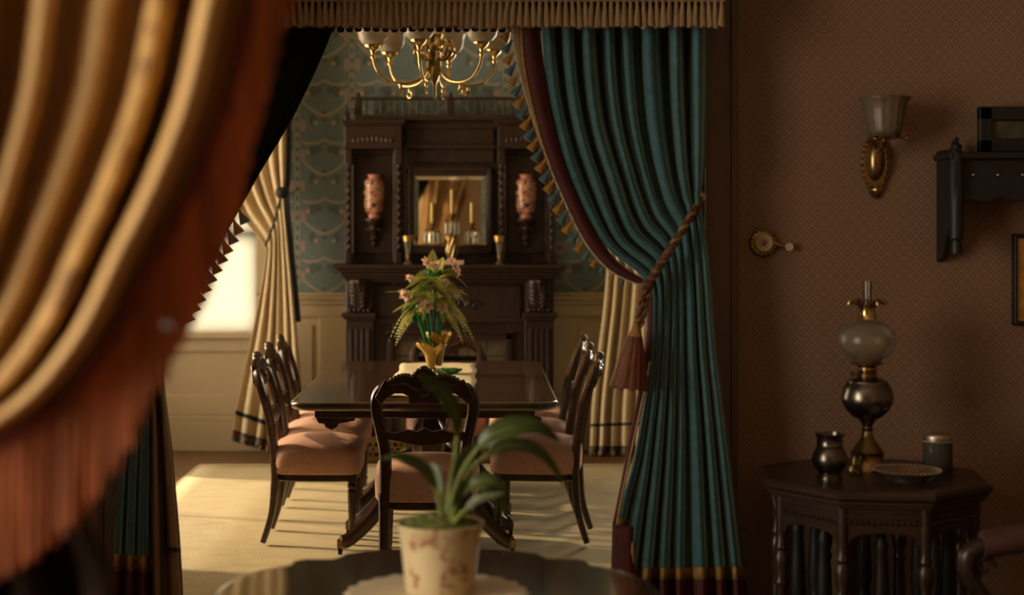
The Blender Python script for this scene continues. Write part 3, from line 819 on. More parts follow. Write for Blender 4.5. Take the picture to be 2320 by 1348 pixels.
# ================================================================== dining chairs
def make_chair(loc, rz, label, front=False):
    """balloon back side chair facing local +Y"""
    c = thing('dining_chair', loc, label, 'chair', 'balloon back chairs round the dining table', rz)
    # cushion
    def sup(sx, sy, z, n=28, e=.42, taper=.05):
        o = []
        for k in range(n):
            a = 2 * pi * k / n
            x = math.copysign(abs(cos(a)) ** e, cos(a)) * sx; y = math.copysign(abs(sin(a)) ** e, sin(a)) * sy
            o.append((x * (1 + taper * y / sy), y, z))
        return o
    rows = [sup(.206, .202, .335, e=.34), sup(.212, .207, .343, e=.34), sup(.214, .209, .39, e=.34), sup(.212, .207, .435, e=.36), sup(.203, .198, .460, e=.42),
            sup(.175, .17, .478, e=.6), sup(.12, .115, .496, e=.75), sup(.05, .05, .505, e=1), sup(.008, .008, .506, e=1)]
    MB().rings(rows).build('seat', PINK, c, ang=80)
    MB().rings([sup(.19, .187, .30), sup(.195, .192, .305), sup(.195, .192, .338), sup(.19, .187, .342)]).build('seat_rail', WOOD, c)
    leg = [(.0105, 0), (.0135, .015), (.0135, .045), (.018, .055), (.018, .065), (.0125, .07), (.0125, .078), (.0155, .085), (.019, .18), (.0215, .245), (.0215, .255), (.0155, .262), (.022, .272), (.022, .282), (.0155, .288), (.0235, .296), (.0235, .34)]
    for s in (-1, 1):
        MB().lathe(leg, 14, T(s * .168, .165, 0)).build('leg', WOOD, c)
        pts = cr([(s * .163, -.185, .37), (s * .163, -.192, .26), (s * .165, -.205, .14), (s * .170, -.243, .011)], 12)
        MB().tube(pts, [.026 - .0007 * k for k in range(12)], 8, sq=(.80, 1.0), up=(1, 0, 0)).build('leg', WOOD, c)
    # hoop: stiles rising into the balloon
    path = [(-.160, -.188, .34), (-.158, -.192, .44), (-.160, -.205, .54), (-.178, -.222, .64), (-.192, -.242, .72), (-.183, -.262, .785), (-.140, -.275, .822), (-.07, -.281, .836),
            (0, -.283, .838), (.07, -.281, .836), (.140, -.275, .822), (.183, -.262, .785), (.192, -.242, .72), (.178, -.222, .64), (.160, -.205, .54), (.158, -.192, .44), (.160, -.188, .34)]
    pp = cr(path, 64)
    MB().tube(pp, [.024 if abs(p[0]) > .15 else .018 for p in pp], 8, sq=(1.0, .85), up=(0, 1, .25)).build('balloon_back', WOOD, c)
    # crest, raked with the hoop
    top = [(-.196, .770), (-.172, .815), (-.156, .846), (-.142, .838), (-.105, .860), (-.072, .865), (-.045, .857), (-.036, .877), (-.018, .889), (0, .892)]
    bot = [(0, .742), (-.022, .748), (-.042, .740), (-.064, .750), (-.062, .776), (-.085, .788), (-.118, .788), (-.148, .768), (-.172, .742)]
    out = [(x, z) for x, z in top] + [(-x, z) for x, z in top[-2::-1]] + [(-x, z) for x, z in bot[::-1]] + [(x, z) for x, z in bot[1:]]
    rake = Matrix(((1, 0, 0, 0), (0, 1, -.20, -.115), (0, 0, 1, 0), (0, 0, 0, 1)))
    cst = MB().prism(out[::-1], -.018, .016, rake).build('crest_rail', WOOD, c, bevel=.005)
    cv = MB()
    cv.ball((0, 0, .880), .022, 10, (1.1, 1.1, 1), rake)
    for s in (-1, 1):
        cv.ball((s * .018, 0, .874), .018, 8, (1.1, 1.2, 1), rake)
        cv.ball((s * .036, 0, .862), .015, 8, (1, 1.2, 1), rake); cv.ball((s * .062, .0, .858), .012, 8, (1, 1.3, 1), rake)
        for q in range(8): cv.ball((s * (.075 + .0135 * q), -.002, .862 - .0011 * q * q), .0095, 6, (1, 1.4, 1), rake)
        for e in (-1, 1):
            MB().tube(cr([(s * .01, e * .02, .80), (s * .045, e * .022, .812), (s * .08, e * .02, .830), (s * .13, e * .018, .822)], 8), [.007, .008, .008, .007, .007, .006, .005, .004], 6, rake).build('carved_scroll', WOOD, cst)
    cv.build('crest_carving', WOOD, cst)
    for e in (-1, 1): MB().ball((0, e * .018, .80), .026, 10, (1, .5, 1.1), rake).build('carved_rosette', WOOD, cst)
    # shaped cross rail
    o2 = [(-.162, .63), (-.12, .622), (-.07, .635), (-.03, .628), (0, .645), (.03, .628), (.07, .635), (.12, .622), (.162, .63), (.165, .595), (.12, .588), (.06, .575), (0, .565), (-.06, .575), (-.12, .588), (-.165, .595)]
    rake2 = Matrix(((1, 0, 0, 0), (0, 1, -.20, -.09), (0, 0, 1, 0), (0, 0, 0, 1)))
    MB().prism(o2, -.014, .012, rake2).build('cross_rail', WOOD, c, smooth=False, bevel=.004)
    return c
ch0 = make_chair((-.755, 7.12, .014), radians(-90 + 1), 'nearest balloon back chair on the window side of the table, facing right')
def chair_at(x, y, deg, label):
    c = copy_tree(ch0); c.location = (x, y, .014); c.rotation_euler = (0, 0, radians(deg)); c['label'] = label
    return c
ch0.scale = (1, 1, .97)
chair_at(-.785, 7.73, -90 + 2, 'middle balloon back chair on the window side of the table')
chair_at(-.80, 8.30, -90 + 3, 'farthest balloon back chair on the window side of the table')
chair_at(.270, 7.13, 90 - 7, 'nearest balloon back chair on the right side of the table, facing left')
chair_at(.265, 7.70, 90 - 5, 'middle balloon back chair on the right side of the table')
chair_at(.275, 8.30, 90 - 8, 'farthest balloon back chair on the right side of the table')
fch = chair_at(-.222, 6.36, 0, 'balloon back chair at the near end of the table, seen from behind')
fch.scale = (1.02, 1.0, 1.0)
chair_at(-.185, 8.43, 180, 'balloon back chair at the far end of the table before the fireplace')

# ================================================================== flower epergne on the table
ex, ey = XP(978, 7.55), 7.55
ep = thing('flower_epergne', (ex, ey, TZ + .009), 'amber glass epergne with green stems, ferns and pink flowers', 'flower vase')
def trumpet(name, x, y, z0, z1, r0, r1, mat, lobes=6, tilt=(0, 0)):
    m = MB(); rows = []; n = 30
    for i in range(13):
        t_ = i / 12; z = z0 + (z1 - z0) * t_
        r = r0 + (r1 - r0) * (t_ ** 1.2 * .55 + .45 * max(0, t_ - .6) ** 1.3 / .4 ** 1.3 * 1)
        if t_ < .12: r *= 1
        wv = .10 * max(0, t_ - .7) / .3
        rows.append([(x + tilt[0] * t_ + r * (1 + wv * cos(lobes * 2 * pi * k / n)) * cos(2 * pi * k / n), y + tilt[1] * t_ + r * (1 + wv * cos(lobes * 2 * pi * k / n)) * sin(2 * pi * k / n), z + .012 * wv * 10 * sin(lobes * 2 * pi * k / n)) for k in range(n)])
    m.rings(rows, cap=False)
    return m.build(name, mat, ep, solid=.003)
MB().lathe([(.0, 0), (.055, 0), (.055, .006), (.03, .014), (.014, .03), (.02, .045), (.012, .06)], 24).build('foot', AMBER, ep)
trumpet('amber_trumpet', -.003, -.03, .02, .140, .016, .068, AMBER)
trumpet('amber_trumpet', .034, .03, .03, .190, .016, .060, AMBER)
# green glass stems carrying the upper tiers
stems = [((0, 0, .04), (-.01, 0, .22), (-.035, 0, .33)), ((.012, 0, .04), (.016, 0, .25), (.018, .01, .44)), ((.02, 0, .04), (.04, 0, .2), (.05, 0, .30)), ((-.02, -.01, .05), (-.035, -.01, .18), (-.075, -.02, .30))]
for st in stems:
    MB().tube(cr(st, 10), [.0085] * 4 + [.009, .010, .012, .014, .017, .020], 10).build('glass_stem', GREENG, ep)
trumpet('green_trumpet', .018, .01, .40, .50, .012, .042, GREENL, 5)
trumpet('green_trumpet', -.085, -.02, .25, .33, .010, .035, GREENG, 5, (-.02, 0))
# ferns: every frond a tapering spray of leaflets
def frond(base, dirv, L, droop, mat, wid=.035, roll=0.0):
    m = MB(); d = Vector(dirv).normalized(); b = Vector(base); n = 15
    side0 = d.cross(Vector((0, 0, 1)))
    if side0.length < .1: side0 = Vector((1, 0, 0))
    side0.normalize(); side0 = (Matrix.Rotation(roll, 3, d) @ side0)
    pts = [b + d * L * t_ + Vector((0, 0, -droop * t_ * t_)) for t_ in [i / n for i in range(n + 1)]]
    m.tube(pts, [.0022 * (1 - i / n * .7) for i in range(n + 1)], 4)
    for i in range(2, n + 1):
        t_ = i / n
        w = wid * (1 - t_) ** .75 * min(1, t_ * 4) + .003
        tg = (pts[i] - pts[i - 1]).normalized()
        for s in (-1, 1):
            e = pts[i] + side0 * s * w + tg * w * .45 + Vector((0, 0, -.15 * w))
            h = L / n * .50
            mid = (pts[i] + e) / 2
            m.add([pts[i] - tg * h * .5, mid - tg * h * .7, e, mid + tg * h * .7, pts[i] + tg * h * .5], [(0, 1, 2, 3, 4)])
    o = m.build('fern_frond', mat, ep, smooth=False)
    return o
rnd = random.Random(3)
FR = [((-.03, 0, .40), (-1, -.1, .10), .20, .02, 0), ((-.06, -.02, .34), (-.75, -.3, .12), .16, .20, 0), ((-.04, 0, .36), (-.5, -.4, .5), .17, .16, 1), ((.05, 0, .34), (.6, -.3, .35), .15, .22, 0),
      ((.06, -.02, .36), (.8, -.2, .3), .13, .20, 0), ((.02, .0, .48), (.3, -.2, 1), .13, .03, 0), ((.01, 0, .48), (-.35, -.2, 1), .14, .03, 0), ((.0, 0, .5), (.05, -.1, 1), .11, .0, 0), ((.02, 0, .48), (.85, 0, .5), .16, .08, 1),
      ((.02, 0, .46), (-.85, -.2, .45), .14, .10, 0), ((.02, 0, .42), (.5, -.7, .2), .13, .14, 1), ((0, 0, .42), (-.4, -.8, .1), .13, .14, 0), ((.03, 0, .40), (.9, -.2, .05), .13, .05, 1), ((-.02, -.02, .42), (-.75, -.4, .35), .13, .12, 1),
      ((.03, -.02, .36), (.25, -.8, .3), .12, .15, 0), ((-.01, -.02, .36), (-.2, -.8, .2), .12, .13, 1), ((.05, 0, .44), (.7, -.4, .4), .15, .17, 0), ((-.02, 0, .45), (-.7, -.1, .7), .12, .10, 0)]
for b, d, L, dr, k in FR: frond(b, d, L, dr, (FERN, FERN2)[k], .042 + rnd.random() * .014, rnd.uniform(-.7, .7))
for k in range(46):
    a = rnd.uniform(0, 2 * pi)
    frond((.015 + rnd.uniform(-.03, .03), rnd.uniform(-.03, .02), rnd.uniform(.33, .50)), (cos(a), sin(a) * .7 - .3, rnd.uniform(-.2, .8)), rnd.uniform(.09, .16), rnd.uniform(.03, .13), (FERN, FERN2)[k % 2], .042, rnd.uniform(-1, 1))
for b, d, L, dr in [((-.05, -.02, .36), (-.85, -.3, -.05), .15, .05), ((-.06, -.03, .33), (-.55, -.4, -.2), .15, .10), ((-.09, -.03, .31), (-.4, -.3, -.5), .15, .06), ((.06, -.03, .33), (.45, -.3, -.45), .15, .08), ((.08, -.03, .34), (.55, -.3, -.35), .17, .09), ((.05, -.03, .42), (.8, -.3, .1), .14, .05), ((.03, -.03, .46), (.6, -.3, .5), .12, .04), ((-.03, -.03, .46), (-.6, -.3, .4), .12, .06), ((.0, -.05, .40), (.0, -.8, .2), .10, .06)]:
    frond(b, d, L, dr, FERN, .048, rnd.uniform(-.3, .3))
# blossoms
def blossom(c, r, yaw, pitch):
    m = MB(); M = T(*c) @ R(yaw, 'Z') @ R(pitch, 'X')
    for q in range(6):
        a = 2 * pi * q / 6
        MM = M @ R(a, 'Z')
        rows = []
        for i in range(5):
            t_ = i / 4; w = r * .40 * sin(pi * (.12 + .80 * t_)); y = r * (.10 + 1.0 * t_); z = r * (.85 * t_ ** 1.2 - .75 * t_ ** 3 + .18 * ((q * 5) % 3 - 1) * t_)
            rows.append([(-w, y, z), (0, y * 1.03, z + r * .06), (w, y, z)])
        m.grid(rows, MM)
    o = m.build('blossom', PETAL, ep, ang=60)
    MB().ball((0, 0, r * .12), r * .22, 6, M=M).build('blossom_heart', GILT, o)
BL = [((-.135, -.04, .385), .034, .5, 1.0), ((-.035, -.02, .545), .026, 1, .9), ((-.02, -.04, .55), .022, 0, 1.1), ((.02, -.06, .535), .024, 3, .8), ((.11, -.03, .53), .036, 2.2, 1.2), ((.125, -.02, .50), .028, 2, 1.5),
      ((-.02, -.08, .335), .032, .2, 1.3), ((.055, -.07, .325), .028, 0, 1.2), ((.115, -.04, .39), .030, 1.2, 1.1), ((-.11, -.03, .47), .022, .3, 1.0), ((.10, -.02, .55), .026, 2.5, .9), ((.07, -.05, .45), .022, .6, 1.1)]
for b in BL: blossom(*b)
for p in [((.06, 0, .5), (.13, -.01, .47), (.18, -.01, .42)), ((.04, 0, .42), (.10, -.02, .41), (.16, -.02, .41))]:
    MB().tube(cr(p, 8), .002, 5).build('grass_stem', FERN, ep)

# green glass leaf dish
gd = thing('leaf_dish', (XP(1018, 7.5), 7.5, TZ + .006), 'small green glass leaf dish beside the flower vase', 'dish')
m = MB(); rows = []
for r, z in ((.005, .004), (.03, .004), (.045, .012), (.055, .024)):
    rows.append([(r * (1 + .22 * cos(6 * 2 * pi * k / 36) * r / .055) * cos(2 * pi * k / 36), r * (1 + .22 * cos(6 * 2 * pi * k / 36) * r / .055) * sin(2 * pi * k / 36), z) for k in range(36)])
m.rings(rows, cap=False).build('leaf_bowl', GREENL, gd, solid=.004)
m = MB()
for k in range(6): m.tube([(0, 0, .008), (.045 * cos(pi / 3 * k), .045 * sin(pi / 3 * k), .02)], [.004, .002], 6)
m.build('leaf_vein', GREENG, gd)

# ================================================================== chandelier
cx_, cy_ = XP(985, 7.55), 7.55
chd = thing('chandelier', (cx_, cy_, ZC), 'six-arm brass chandelier with frosted white glass shades', 'chandelier')
dz = -ZC
MB().lathe([(.07, 3.1), (.07, 3.08), (.02, 3.05), (.012, 3.03)], 16, T(0, 0, dz)).build('ceiling_rose', BRASS, chd)
MB().tube([(0, 0, 3.05 + dz), (0, 0, 2.45 + dz)], .012, 12).build('rod', BRASS, chd)
MB().lathe([(.0, 2.105), (.008, 2.11), (.006, 2.125), (.010, 2.14), (.007, 2.17), (.012, 2.19), (.022, 2.205), (.034, 2.235), (.040, 2.27), (.036, 2.32), (.042, 2.345), (.03, 2.36), (.046, 2.375), (.04, 2.40), (.05, 2.43), (.03, 2.47), (.012, 2.5)], 24, T(0, 0, dz), 8, .06).build('hub', BRASS, chd)
fo = MB()
for k in range(12):
    a = 2 * pi * k / 12 + .2
    fo.tube(cr([(.035 * cos(a), .035 * sin(a), 2.30 + dz), (.075 * cos(a), .075 * sin(a), 2.32 + dz), (.10 * cos(a), .10 * sin(a), 2.36 + dz), (.085 * cos(a), .085 * sin(a), 2.40 + dz), (.065 * cos(a), .065 * sin(a), 2.385 + dz)], 10), [.005, .006, .007, .008, .008, .008, .007, .007, .006, .005], 6)
    fo.ball((.10 * cos(a + .15), .10 * sin(a + .15), 2.345 + dz), .012, 6)
fo.build('scrollwork', BRASS, chd)
for k in range(6):
    a = radians(42 + 60 * k)
    ux, uy = cos(a), -sin(a)
    rad = [(.035, 2.27), (.06, 2.225), (.11, 2.195), (.18, 2.185), (.25, 2.20), (.295, 2.245), (.312, 2.29), (.315, 2.335)]
    pts = cr([(ux * r, uy * r, z + dz) for r, z in rad], 26)
    arm = MB().tube(pts, .0075, 10).build('arm', BRASS, chd)
    MB().lathe([(.009, 2.30), (.013, 2.31), (.009, 2.32), (.012, 2.335), (.03, 2.35), (.040, 2.362), (.042, 2.368), (.01, 2.366)], 18, T(ux * .315, uy * .315, dz), 9, .08).build('shade_holder', BRASS, arm)
    key = MB().lathe([(.006, 2.155), (.009, 2.165), (.006, 2.178)], 10, T(ux * .175, uy * .175, dz))
    ring = [(ux * (.175 + .014 * cos(q)), uy * (.175 + .014 * cos(q)), 2.142 + .016 * sin(q) + dz) for q in [2 * pi * i / 14 for i in range(15)]]
    key.tube(ring, .0045, 6); key.build('gas_key', BRASS, arm)
    s_ = MB(); rows = []
    for r, z in ((.036, 2.366), (.055, 2.378), (.070, 2.40), (.075, 2.425), (.076, 2.445), (.082, 2.465), (.092, 2.485)):
        rows.append([(ux * .315 + r * (1 + .025 * cos(10 * 2 * pi * q / 40) * (z - 2.366) / .12) * cos(2 * pi * q / 40), uy * .315 + r * (1 + .025 * cos(10 * 2 * pi * q / 40) * (z - 2.366) / .12) * sin(2 * pi * q / 40), z + dz) for q in range(40)])
    s_.rings(rows, cap=False).build('glass_shade', FROST, chd, solid=.003)

# ================================================================== things on the mantel
for s, lab in ((-1, 'left'), (1, 'right')):
    vx = FX + s * (HW - .175)
    v = thing('porcelain_vase', (vx, YB - .088, 1.534), 'tall pink painted porcelain vase on the %s wall bracket of the overmantel' % lab, 'vase', 'pair of painted vases on the overmantel')
    MB().lathe([(.0, 0), (.040, 0), (.041, .024)], 28).build('foot', ROSEP, v)
    MB().lathe([(.041, .024), (.056, .04), (.064, .08), (.068, .14), (.069, .20), (.066, .232), (.058, .25)], 32).build('body', IMARI, v)
    MB().lathe([(.058, .25), (.044, .258), (.040, .268), (.044, .282), (.047, .286), (.040, .286), (.036, .27)], 28).build('neck', ROSEP, v)
gy = 9.755
g = thing('candelabra', (XP(1024, gy), gy, 1.236), 'bronze girandole candelabra with three candles and hanging crystal prisms', 'candelabra')
st = MB().lathe([(.0, 0), (.055, 0), (.055, .012), (.03, .02), (.02, .035)], 18)
for k in range(7):
    a = k * .9
    st.tube(cr([(.018 * cos(a), .018 * sin(a), .03), (.034 * cos(a + .5), .03 * sin(a + .5), .08), (.026 * cos(a + 1), .026 * sin(a + 1), .13), (.036 * cos(a + 1.4), .03 * sin(a + 1.4), .17), (.014 * cos(a + 2), .014 * sin(a + 2), .2)], 12), [.008] * 12, 6)
st.lathe([(.016, .03), (.018, .12), (.012, .2), (.010, .26), (.014, .3)], 12)
st.build('figural_stem', OLDBRASS, g)
prism_mesh = None
for x, zb, hgt, npr in ((0, .285, .165, 9), (-.128, .225, .14, 8), (.128, .225, .14, 8)):
    if x: MB().tube(cr([(0, 0, .15), (x * .4, 0, .12), (x * .8, 0, .15), (x, 0, .19), (x, 0, .225)], 14), .006, 8).build('branch', OLDBRASS, g)
    cu = MB().lathe([(.012, zb - .01), (.045, zb - .012), (.05, zb - .006), (.02, zb + .006), (.010, zb + .02), (.02, zb + .034), (.022, zb + .042), (.010, zb + .040)], 18, T(x, 0, 0)).build('drip_cup', OLDBRASS, g)
    MB().lathe([(.0115, zb + .03), (.0115, zb + .03 + hgt), (.004, zb + .034 + hgt), (0, zb + .034 + hgt)], 12, T(x, 0, 0)).build('candle', WAX, g)
    for k in range(npr):
        a = 2 * pi * k / npr + .2
        zt = zb - .012
        if prism_mesh is None:
            prism_mesh = MB().lathe([(.0, -.018), (.0045, -.014), (.002, -.008), (.0, -.006)], 6).lathe([(.004, -.02), (.0065, -.03), (.0055, -.085), (.0, -.097)], 6).build('prism_drop', CRYSTAL, g, smooth=False)
            prism_mesh.location = (x + .046 * cos(a), .046 * sin(a), zt + .012)
        else: dup_mesh(prism_mesh, g, (x + .046 * cos(a), .046 * sin(a), zt + .012), (0, 0, a))
for px, lab in ((924, 'left'), (1131, 'right')):
    v = thing('trumpet_vase', (XP(px, 9.72), 9.72, 1.236), 'slim gilt-rimmed glass trumpet vase %s of the candelabra' % lab, 'vase', 'pair of trumpet vases on the mantel')
    MB().lathe([(.0, 0), (.026, 0), (.026, .008), (.008, .02), (.010, .04), (.014, .09), (.022, .135), (.03, .165)], 20).build('body', FROSTDIM, v)
    MB().lathe([(.029, .148), (.034, .182), (.031, .184), (.027, .150)], 20).build('gilt_rim', GILT, v)
    MB().lathe([(.0, .03), (.009, .04), (.012, .05), (.009, .06), (.0, .068)], 12).build('stem_knop', GILT, v)
cb = thing('card_box', (XP(1020, 9.66), 9.650, 1.236), 'flat pale cardboard box lying on the mantel shelf', 'box')
MB().box(-.085, .085, -.03, .03, 0, .022).build('box_tray', CARD, cb, smooth=False, bevel=.002)
MB().box(-.088, .088, -.033, .033, .012, .027).build('box_lid', CARD, cb, smooth=False, bevel=.002)

# ================================================================== draperies
def crv(vals, s):
    m = len(vals) - 1; q = min(max(s, 0), 1) * m; k = min(int(q), m - 1); t = q - k
    p0 = vals[max(k - 1, 0)]; p1 = vals[k]; p2 = vals[k + 1]; p3 = vals[min(k + 2, m)]
    return tuple(.5 * (2 * b + (c - a) * t + (2 * a - 5 * b + 4 * c - d) * t * t + (3 * b - a - 3 * c + d) * t ** 3) for a, b, c, d in zip(p0, p1, p2, p3))
def row_at(r, u):
    pts, D, amp = r
    for i in range(len(pts) - 1):
        if u <= pts[i + 1][0] or i == len(pts) - 2:
            a, b = pts[i], pts[i + 1]; k = (u - a[0]) / (b[0] - a[0])
            return (a[1] + (b[1] - a[1]) * k, a[2] + (b[2] - a[2]) * k, D, amp)
def drape_fn(rows, npl, seed=0, lat=.25, lift=0.0):
    rr = random.Random(seed); a1, a2, a3 = (rr.uniform(0, 6.28) for _ in range(3))
    def P(u, s, off=0.0):
        px, py, D, amp = crv([row_at(r, u) for r in rows], s)
        uw = u + .022 * sin(7 * u + a1 + 1.1 * s) + .010 * sin(17 * u + a2)
        ph = 2 * pi * npl * uw
        c = cos(ph); c = math.copysign(abs(c) ** .75, c)
        am = amp * (1 + .35 * sin(11 * u + a3))
        fine = .05 * amp * cos(2.7 * ph + 3 * s + a2)
        dl = (rows[0][0][-1][1] - rows[0][0][0][1])
        width = (row_at(rows[min(int(s * (len(rows) - 1)), len(rows) - 1)], 1)[0] - row_at(rows[min(int(s * (len(rows) - 1)), len(rows) - 1)], 0)[0]) / npl
        px += lat * width * .32 * sin(2 * ph) * .5
        return W(px, py, D - am * c - fine - off)
    return P
def sheet(P, u0, u1, s0, s1, nu, ns, off=0.0):
    return MB().grid([[P(u0 + (u1 - u0) * k / nu, s0 + (s1 - s0) * i / ns, off) for k in range(nu + 1)] for i in range(ns + 1)])

def bell_mesh(name, mat, h=.034, r=.014, parent=None):
    m = MB()
    m.lathe([(.0022, .004), (.0045, 0), (.0052, -.006), (.0035, -.009)], 8)
    n = 16; rows = []
    for t in (0, .15, .4, .7, 1.0):
        rr_ = .0035 + (r - .0035) * t ** .8
        rows.append([(rr_ * (1 + .09 * (k % 2)) * cos(2 * pi * k / n), rr_ * (1 + .09 * (k % 2)) * sin(2 * pi * k / n), -.008 - h * t) for k in range(n)])
    m.rings(rows)
    return m.build(name, mat, parent, ang=60)
def aim(d):
    """euler turning local -Z to direction d"""
    return Vector(d).normalized().to_track_quat('-Z', 'Y').to_euler()

# ---------------------------------------------- right portiere
D0 = 4.60
rp = thing('portiere', (0, 0, 0), 'teal velvet doorway curtain with burgundy border, tied back by rope at right', 'curtain', 'pair of doorway curtains')
RR = [([(0, 1225, -60), (1, 1606, -60)], D0, .060), ([(0, 1236, 150), (1, 1606, 120)], D0, .066), ([(0, 1262, 300), (1, 1604, 240)], D0, .066),
      ([(0, 1305, 430), (.3, 1400, 400), (1, 1600, 345)], D0 - .01, .060), ([(0, 1372, 555), (.15, 1405, 540), (.5, 1490, 480), (1, 1595, 405)], D0 - .02, .034), ([(0, 1466, 638), (.15, 1484, 612), (.5, 1532, 545), (1, 1588, 452)], D0 - .03, .016),
      ([(0, 1478, 730), (1, 1606, 590)], D0 - .02, .026), ([(0, 1464, 880), (1, 1622, 780)], D0 - .01, .036), ([(0, 1436, 1040), (1, 1650, 1000)], D0, .042), ([(0, 1398, 1188), (.10, 1424, 1192), (.17, 1440, 1306), (1, 1688, 1304)], D0, .044),
      ([(0, 1388, 1380), (.12, 1430, 1420), (1, 1694, 1440)], D0, .046), ([(0, 1380, 1575), (1, 1700, 1588)], D0, .046)]
PR = drape_fn(RR, 7.6, 5)
SH = 9 / 11
sheet(PR, 0, 1, 0, SH, 170, 90).build('velvet_panel', TEAL, rp, solid=.004, ang=80)
sheet(PR, 0, 1, SH, 1, 170, 18).build('hem_band', BURG, rp, solid=.004, ang=80)
sheet(PR, 0, 1, SH - .008, SH + .004, 170, 2, .006).build('gold_hem_braid', GOLDF, rp, solid=.004, ang=80)
E = [(1154, -60), (1160, 60), (1174, 150), (1205, 260), (1240, 360), (1282, 460), (1325, 545), (1375, 605), (1430, 636), (1468, 644)]
Lc = [(1216, -60), (1222, 60), (1232, 150), (1252, 260), (1274, 345), (1312, 446), (1348, 524), (1394, 588), (1440, 622), (1472, 640)]
n = 46
Es, Ls = cr(E, n), cr(Lc, n)
def kf(i): return max(0.02, .46 * (1 - i / 20)) if i < 20 else .02
Gs = [(e[0] + (l[0] - e[0]) * kf(i), e[1] + (l[1] - e[1]) * kf(i)) for i, (e, l) in enumerate(zip(Es, Ls))]
DE = 4.56
def band(A, B, nu, d0, d1, bul):
    return MB().grid([[W(a[0] + (b[0] - a[0]) * k / nu, a[1] + (b[1] - a[1]) * k / nu, d0 + (d1 - d0) * k / nu - bul * sin(pi * k / nu)) for k in range(nu + 1)] for a, b in zip(A, B)])
lin = band(Es[:22], Gs[:22], 5, DE, DE - .005, .008).build('tan_facing', TANLIN, rp, solid=.003, ang=80)
band(Gs, Ls, 8, DE - .005, D0 - .02, .022).build('burgundy_band', BURG, rp, solid=.004, ang=80)
MB().tube([W(g_[0], g_[1], DE - .012) for g_ in Gs[:22]], .0042, 8).build('gold_cord', GOLDF, rp)
br = MB()
for i in range(0, n - 1):
    p, q = W(Es[i][0], Es[i][1], DE), W(Es[i + 1][0], Es[i + 1][1], DE)
    for k in range(3): br.ball(tuple(p + (q - p) * k / 3), .0052, 6, (1, 1, 1.25))
br.build('beaded_braid', PLINEN, rp)
tb = bell_mesh('tassel', TBLUE, parent=rp); tg = bell_mesh('tassel', TGOLD, parent=rp)
# tassels at even steps along the edge
def along(pts, step):
    out = []; acc = 0; last = pts[0]
    fine = cr(pts, 400)
    for a, b in zip(fine, fine[1:]):
        d = math.hypot(b[0] - a[0], b[1] - a[1]); acc += d
        if acc >= step: acc -= step; out.append((b, (b[0] - a[0], b[1] - a[1])))
    return out
first = {}
for j, (p, d) in enumerate(along([(1158, 40)] + E[1:9], 25.5)):
    src = tb if j % 2 else tg
    L = math.hypot(*d); f = 1.0 if p[1] < 520 else max(.55, 1 - (p[1] - 520) / 200)
    loc = W(p[0] - 4, p[1], DE)
    rot = aim((-.60 + .15 * d[0] / L, -.05, -.80))
    if j % 2 not in first: first[j % 2] = src; src.location = loc; src.rotation_euler = rot; src.scale = (f, f, f)
    else: dup_mesh(src, rp, loc, rot, (f, f, f))
# border of the lower leading edge
A_ = cr([(1466, 655), (1466, 740), (1452, 850), (1428, 980), (1404, 1110), (1388, 1188)], 24); B_ = cr([(1486, 655), (1484, 740), (1468, 850), (1440, 980), (1412, 1110), (1398, 1188)], 24)
band(A_, B_, 3, D0 - .03, D0 - .035, .006).build('lower_burgundy_edge', BURG, rp, solid=.003, ang=80)
MB().tube([W(b[0], b[1], D0 - .052) for b in B_[8:]], .0075, 8, sq=(1, .5)).build('lower_gold_cord', GOLDF, rp)
band(cr([(1388, 1188), (1385, 1300), (1384, 1400), (1380, 1580)], 12), cr([(1432, 1192), (1434, 1300), (1434, 1400), (1430, 1580)], 12), 4, D0 - .03, D0 - .05, .006).build('lower_corner', BURG, rp, solid=.003, ang=80)

# rope tie-back with its big tassel
rope = thing('rope_tieback', W(1590, 446, 4.6), 'twisted brown rope tie-back with a large rust tassel on the teal curtain', 'tieback')
ro = Vector(rope.location)
def rope_tube(path, r, turns, mat, name, parent, strands=2):
    pth = [Vector(p) for p in path]
    for sidx in range(strands):
        m = MB(); pts = []
        for i, p in enumerate(pth):
            t = (pth[min(i + 1, len(pth) - 1)] - pth[max(i - 1, 0)]).normalized()
            x = t.cross(Vector((0, 1, 0.01))).normalized(); y = t.cross(x)
            a = 2 * pi * turns * i / len(pth) + 2 * pi * sidx / strands
            pts.append(p + (x * cos(a) + y * sin(a)) * r * .62)
        m.tube(pts, r * .72, 6).build(name, mat[sidx % len(mat)], parent)
pa = [W(px, py, d) - ro for px, py, d in cr([(1590, 446, 4.60), (1560, 500, 4.505), (1520, 562, 4.49), (1488, 612, 4.49), (1470, 642, 4.50)], 60)]
rope_tube(pa, .011, 9, (ROPE, ROPE2), 'rope_strand', rope)
pb = [W(px, py, d) - ro for px, py, d in cr([(1466, 642, 4.49), (1457, 670, 4.49), (1451, 700, 4.49), (1446, 728, 4.49), (1441, 752, 4.49)], 26)]
rope_tube(pb, .008, 4, (ROPE, ROPE2), 'rope_drop', rope)
pc = [W(px, py, d) - ro for px, py, d in cr([(1474, 644, 4.50), (1466, 680, 4.495), (1460, 710, 4.49), (1452, 740, 4.49)], 22)]
rope_tube(pc, .007, 3, (ROPE, ROPE2), 'rope_drop', rope)
kt = MB(); kp = W(1468, 645, 4.485) - ro
kt.ball(tuple(kp), .018, 10, (1.1, 1, .9)); kt.build('rope_knot', ROPE, rope)
tp = W(1442, 736, 4.49) - ro; tdir = (W(1424, 872, 4.49) - W(1442, 736, 4.49)).normalized()
TQ = Matrix.Translation(tp) @ tdir.to_track_quat('-Z', 'Y').to_matrix().to_4x4()
hd = MB().lathe([(.006, .005), (.012, -.005), (.014, -.016), (.020, -.028), (.024, -.034), (.018, -.036)], 14, TQ).build('tassel_head', GOLDF, rope)
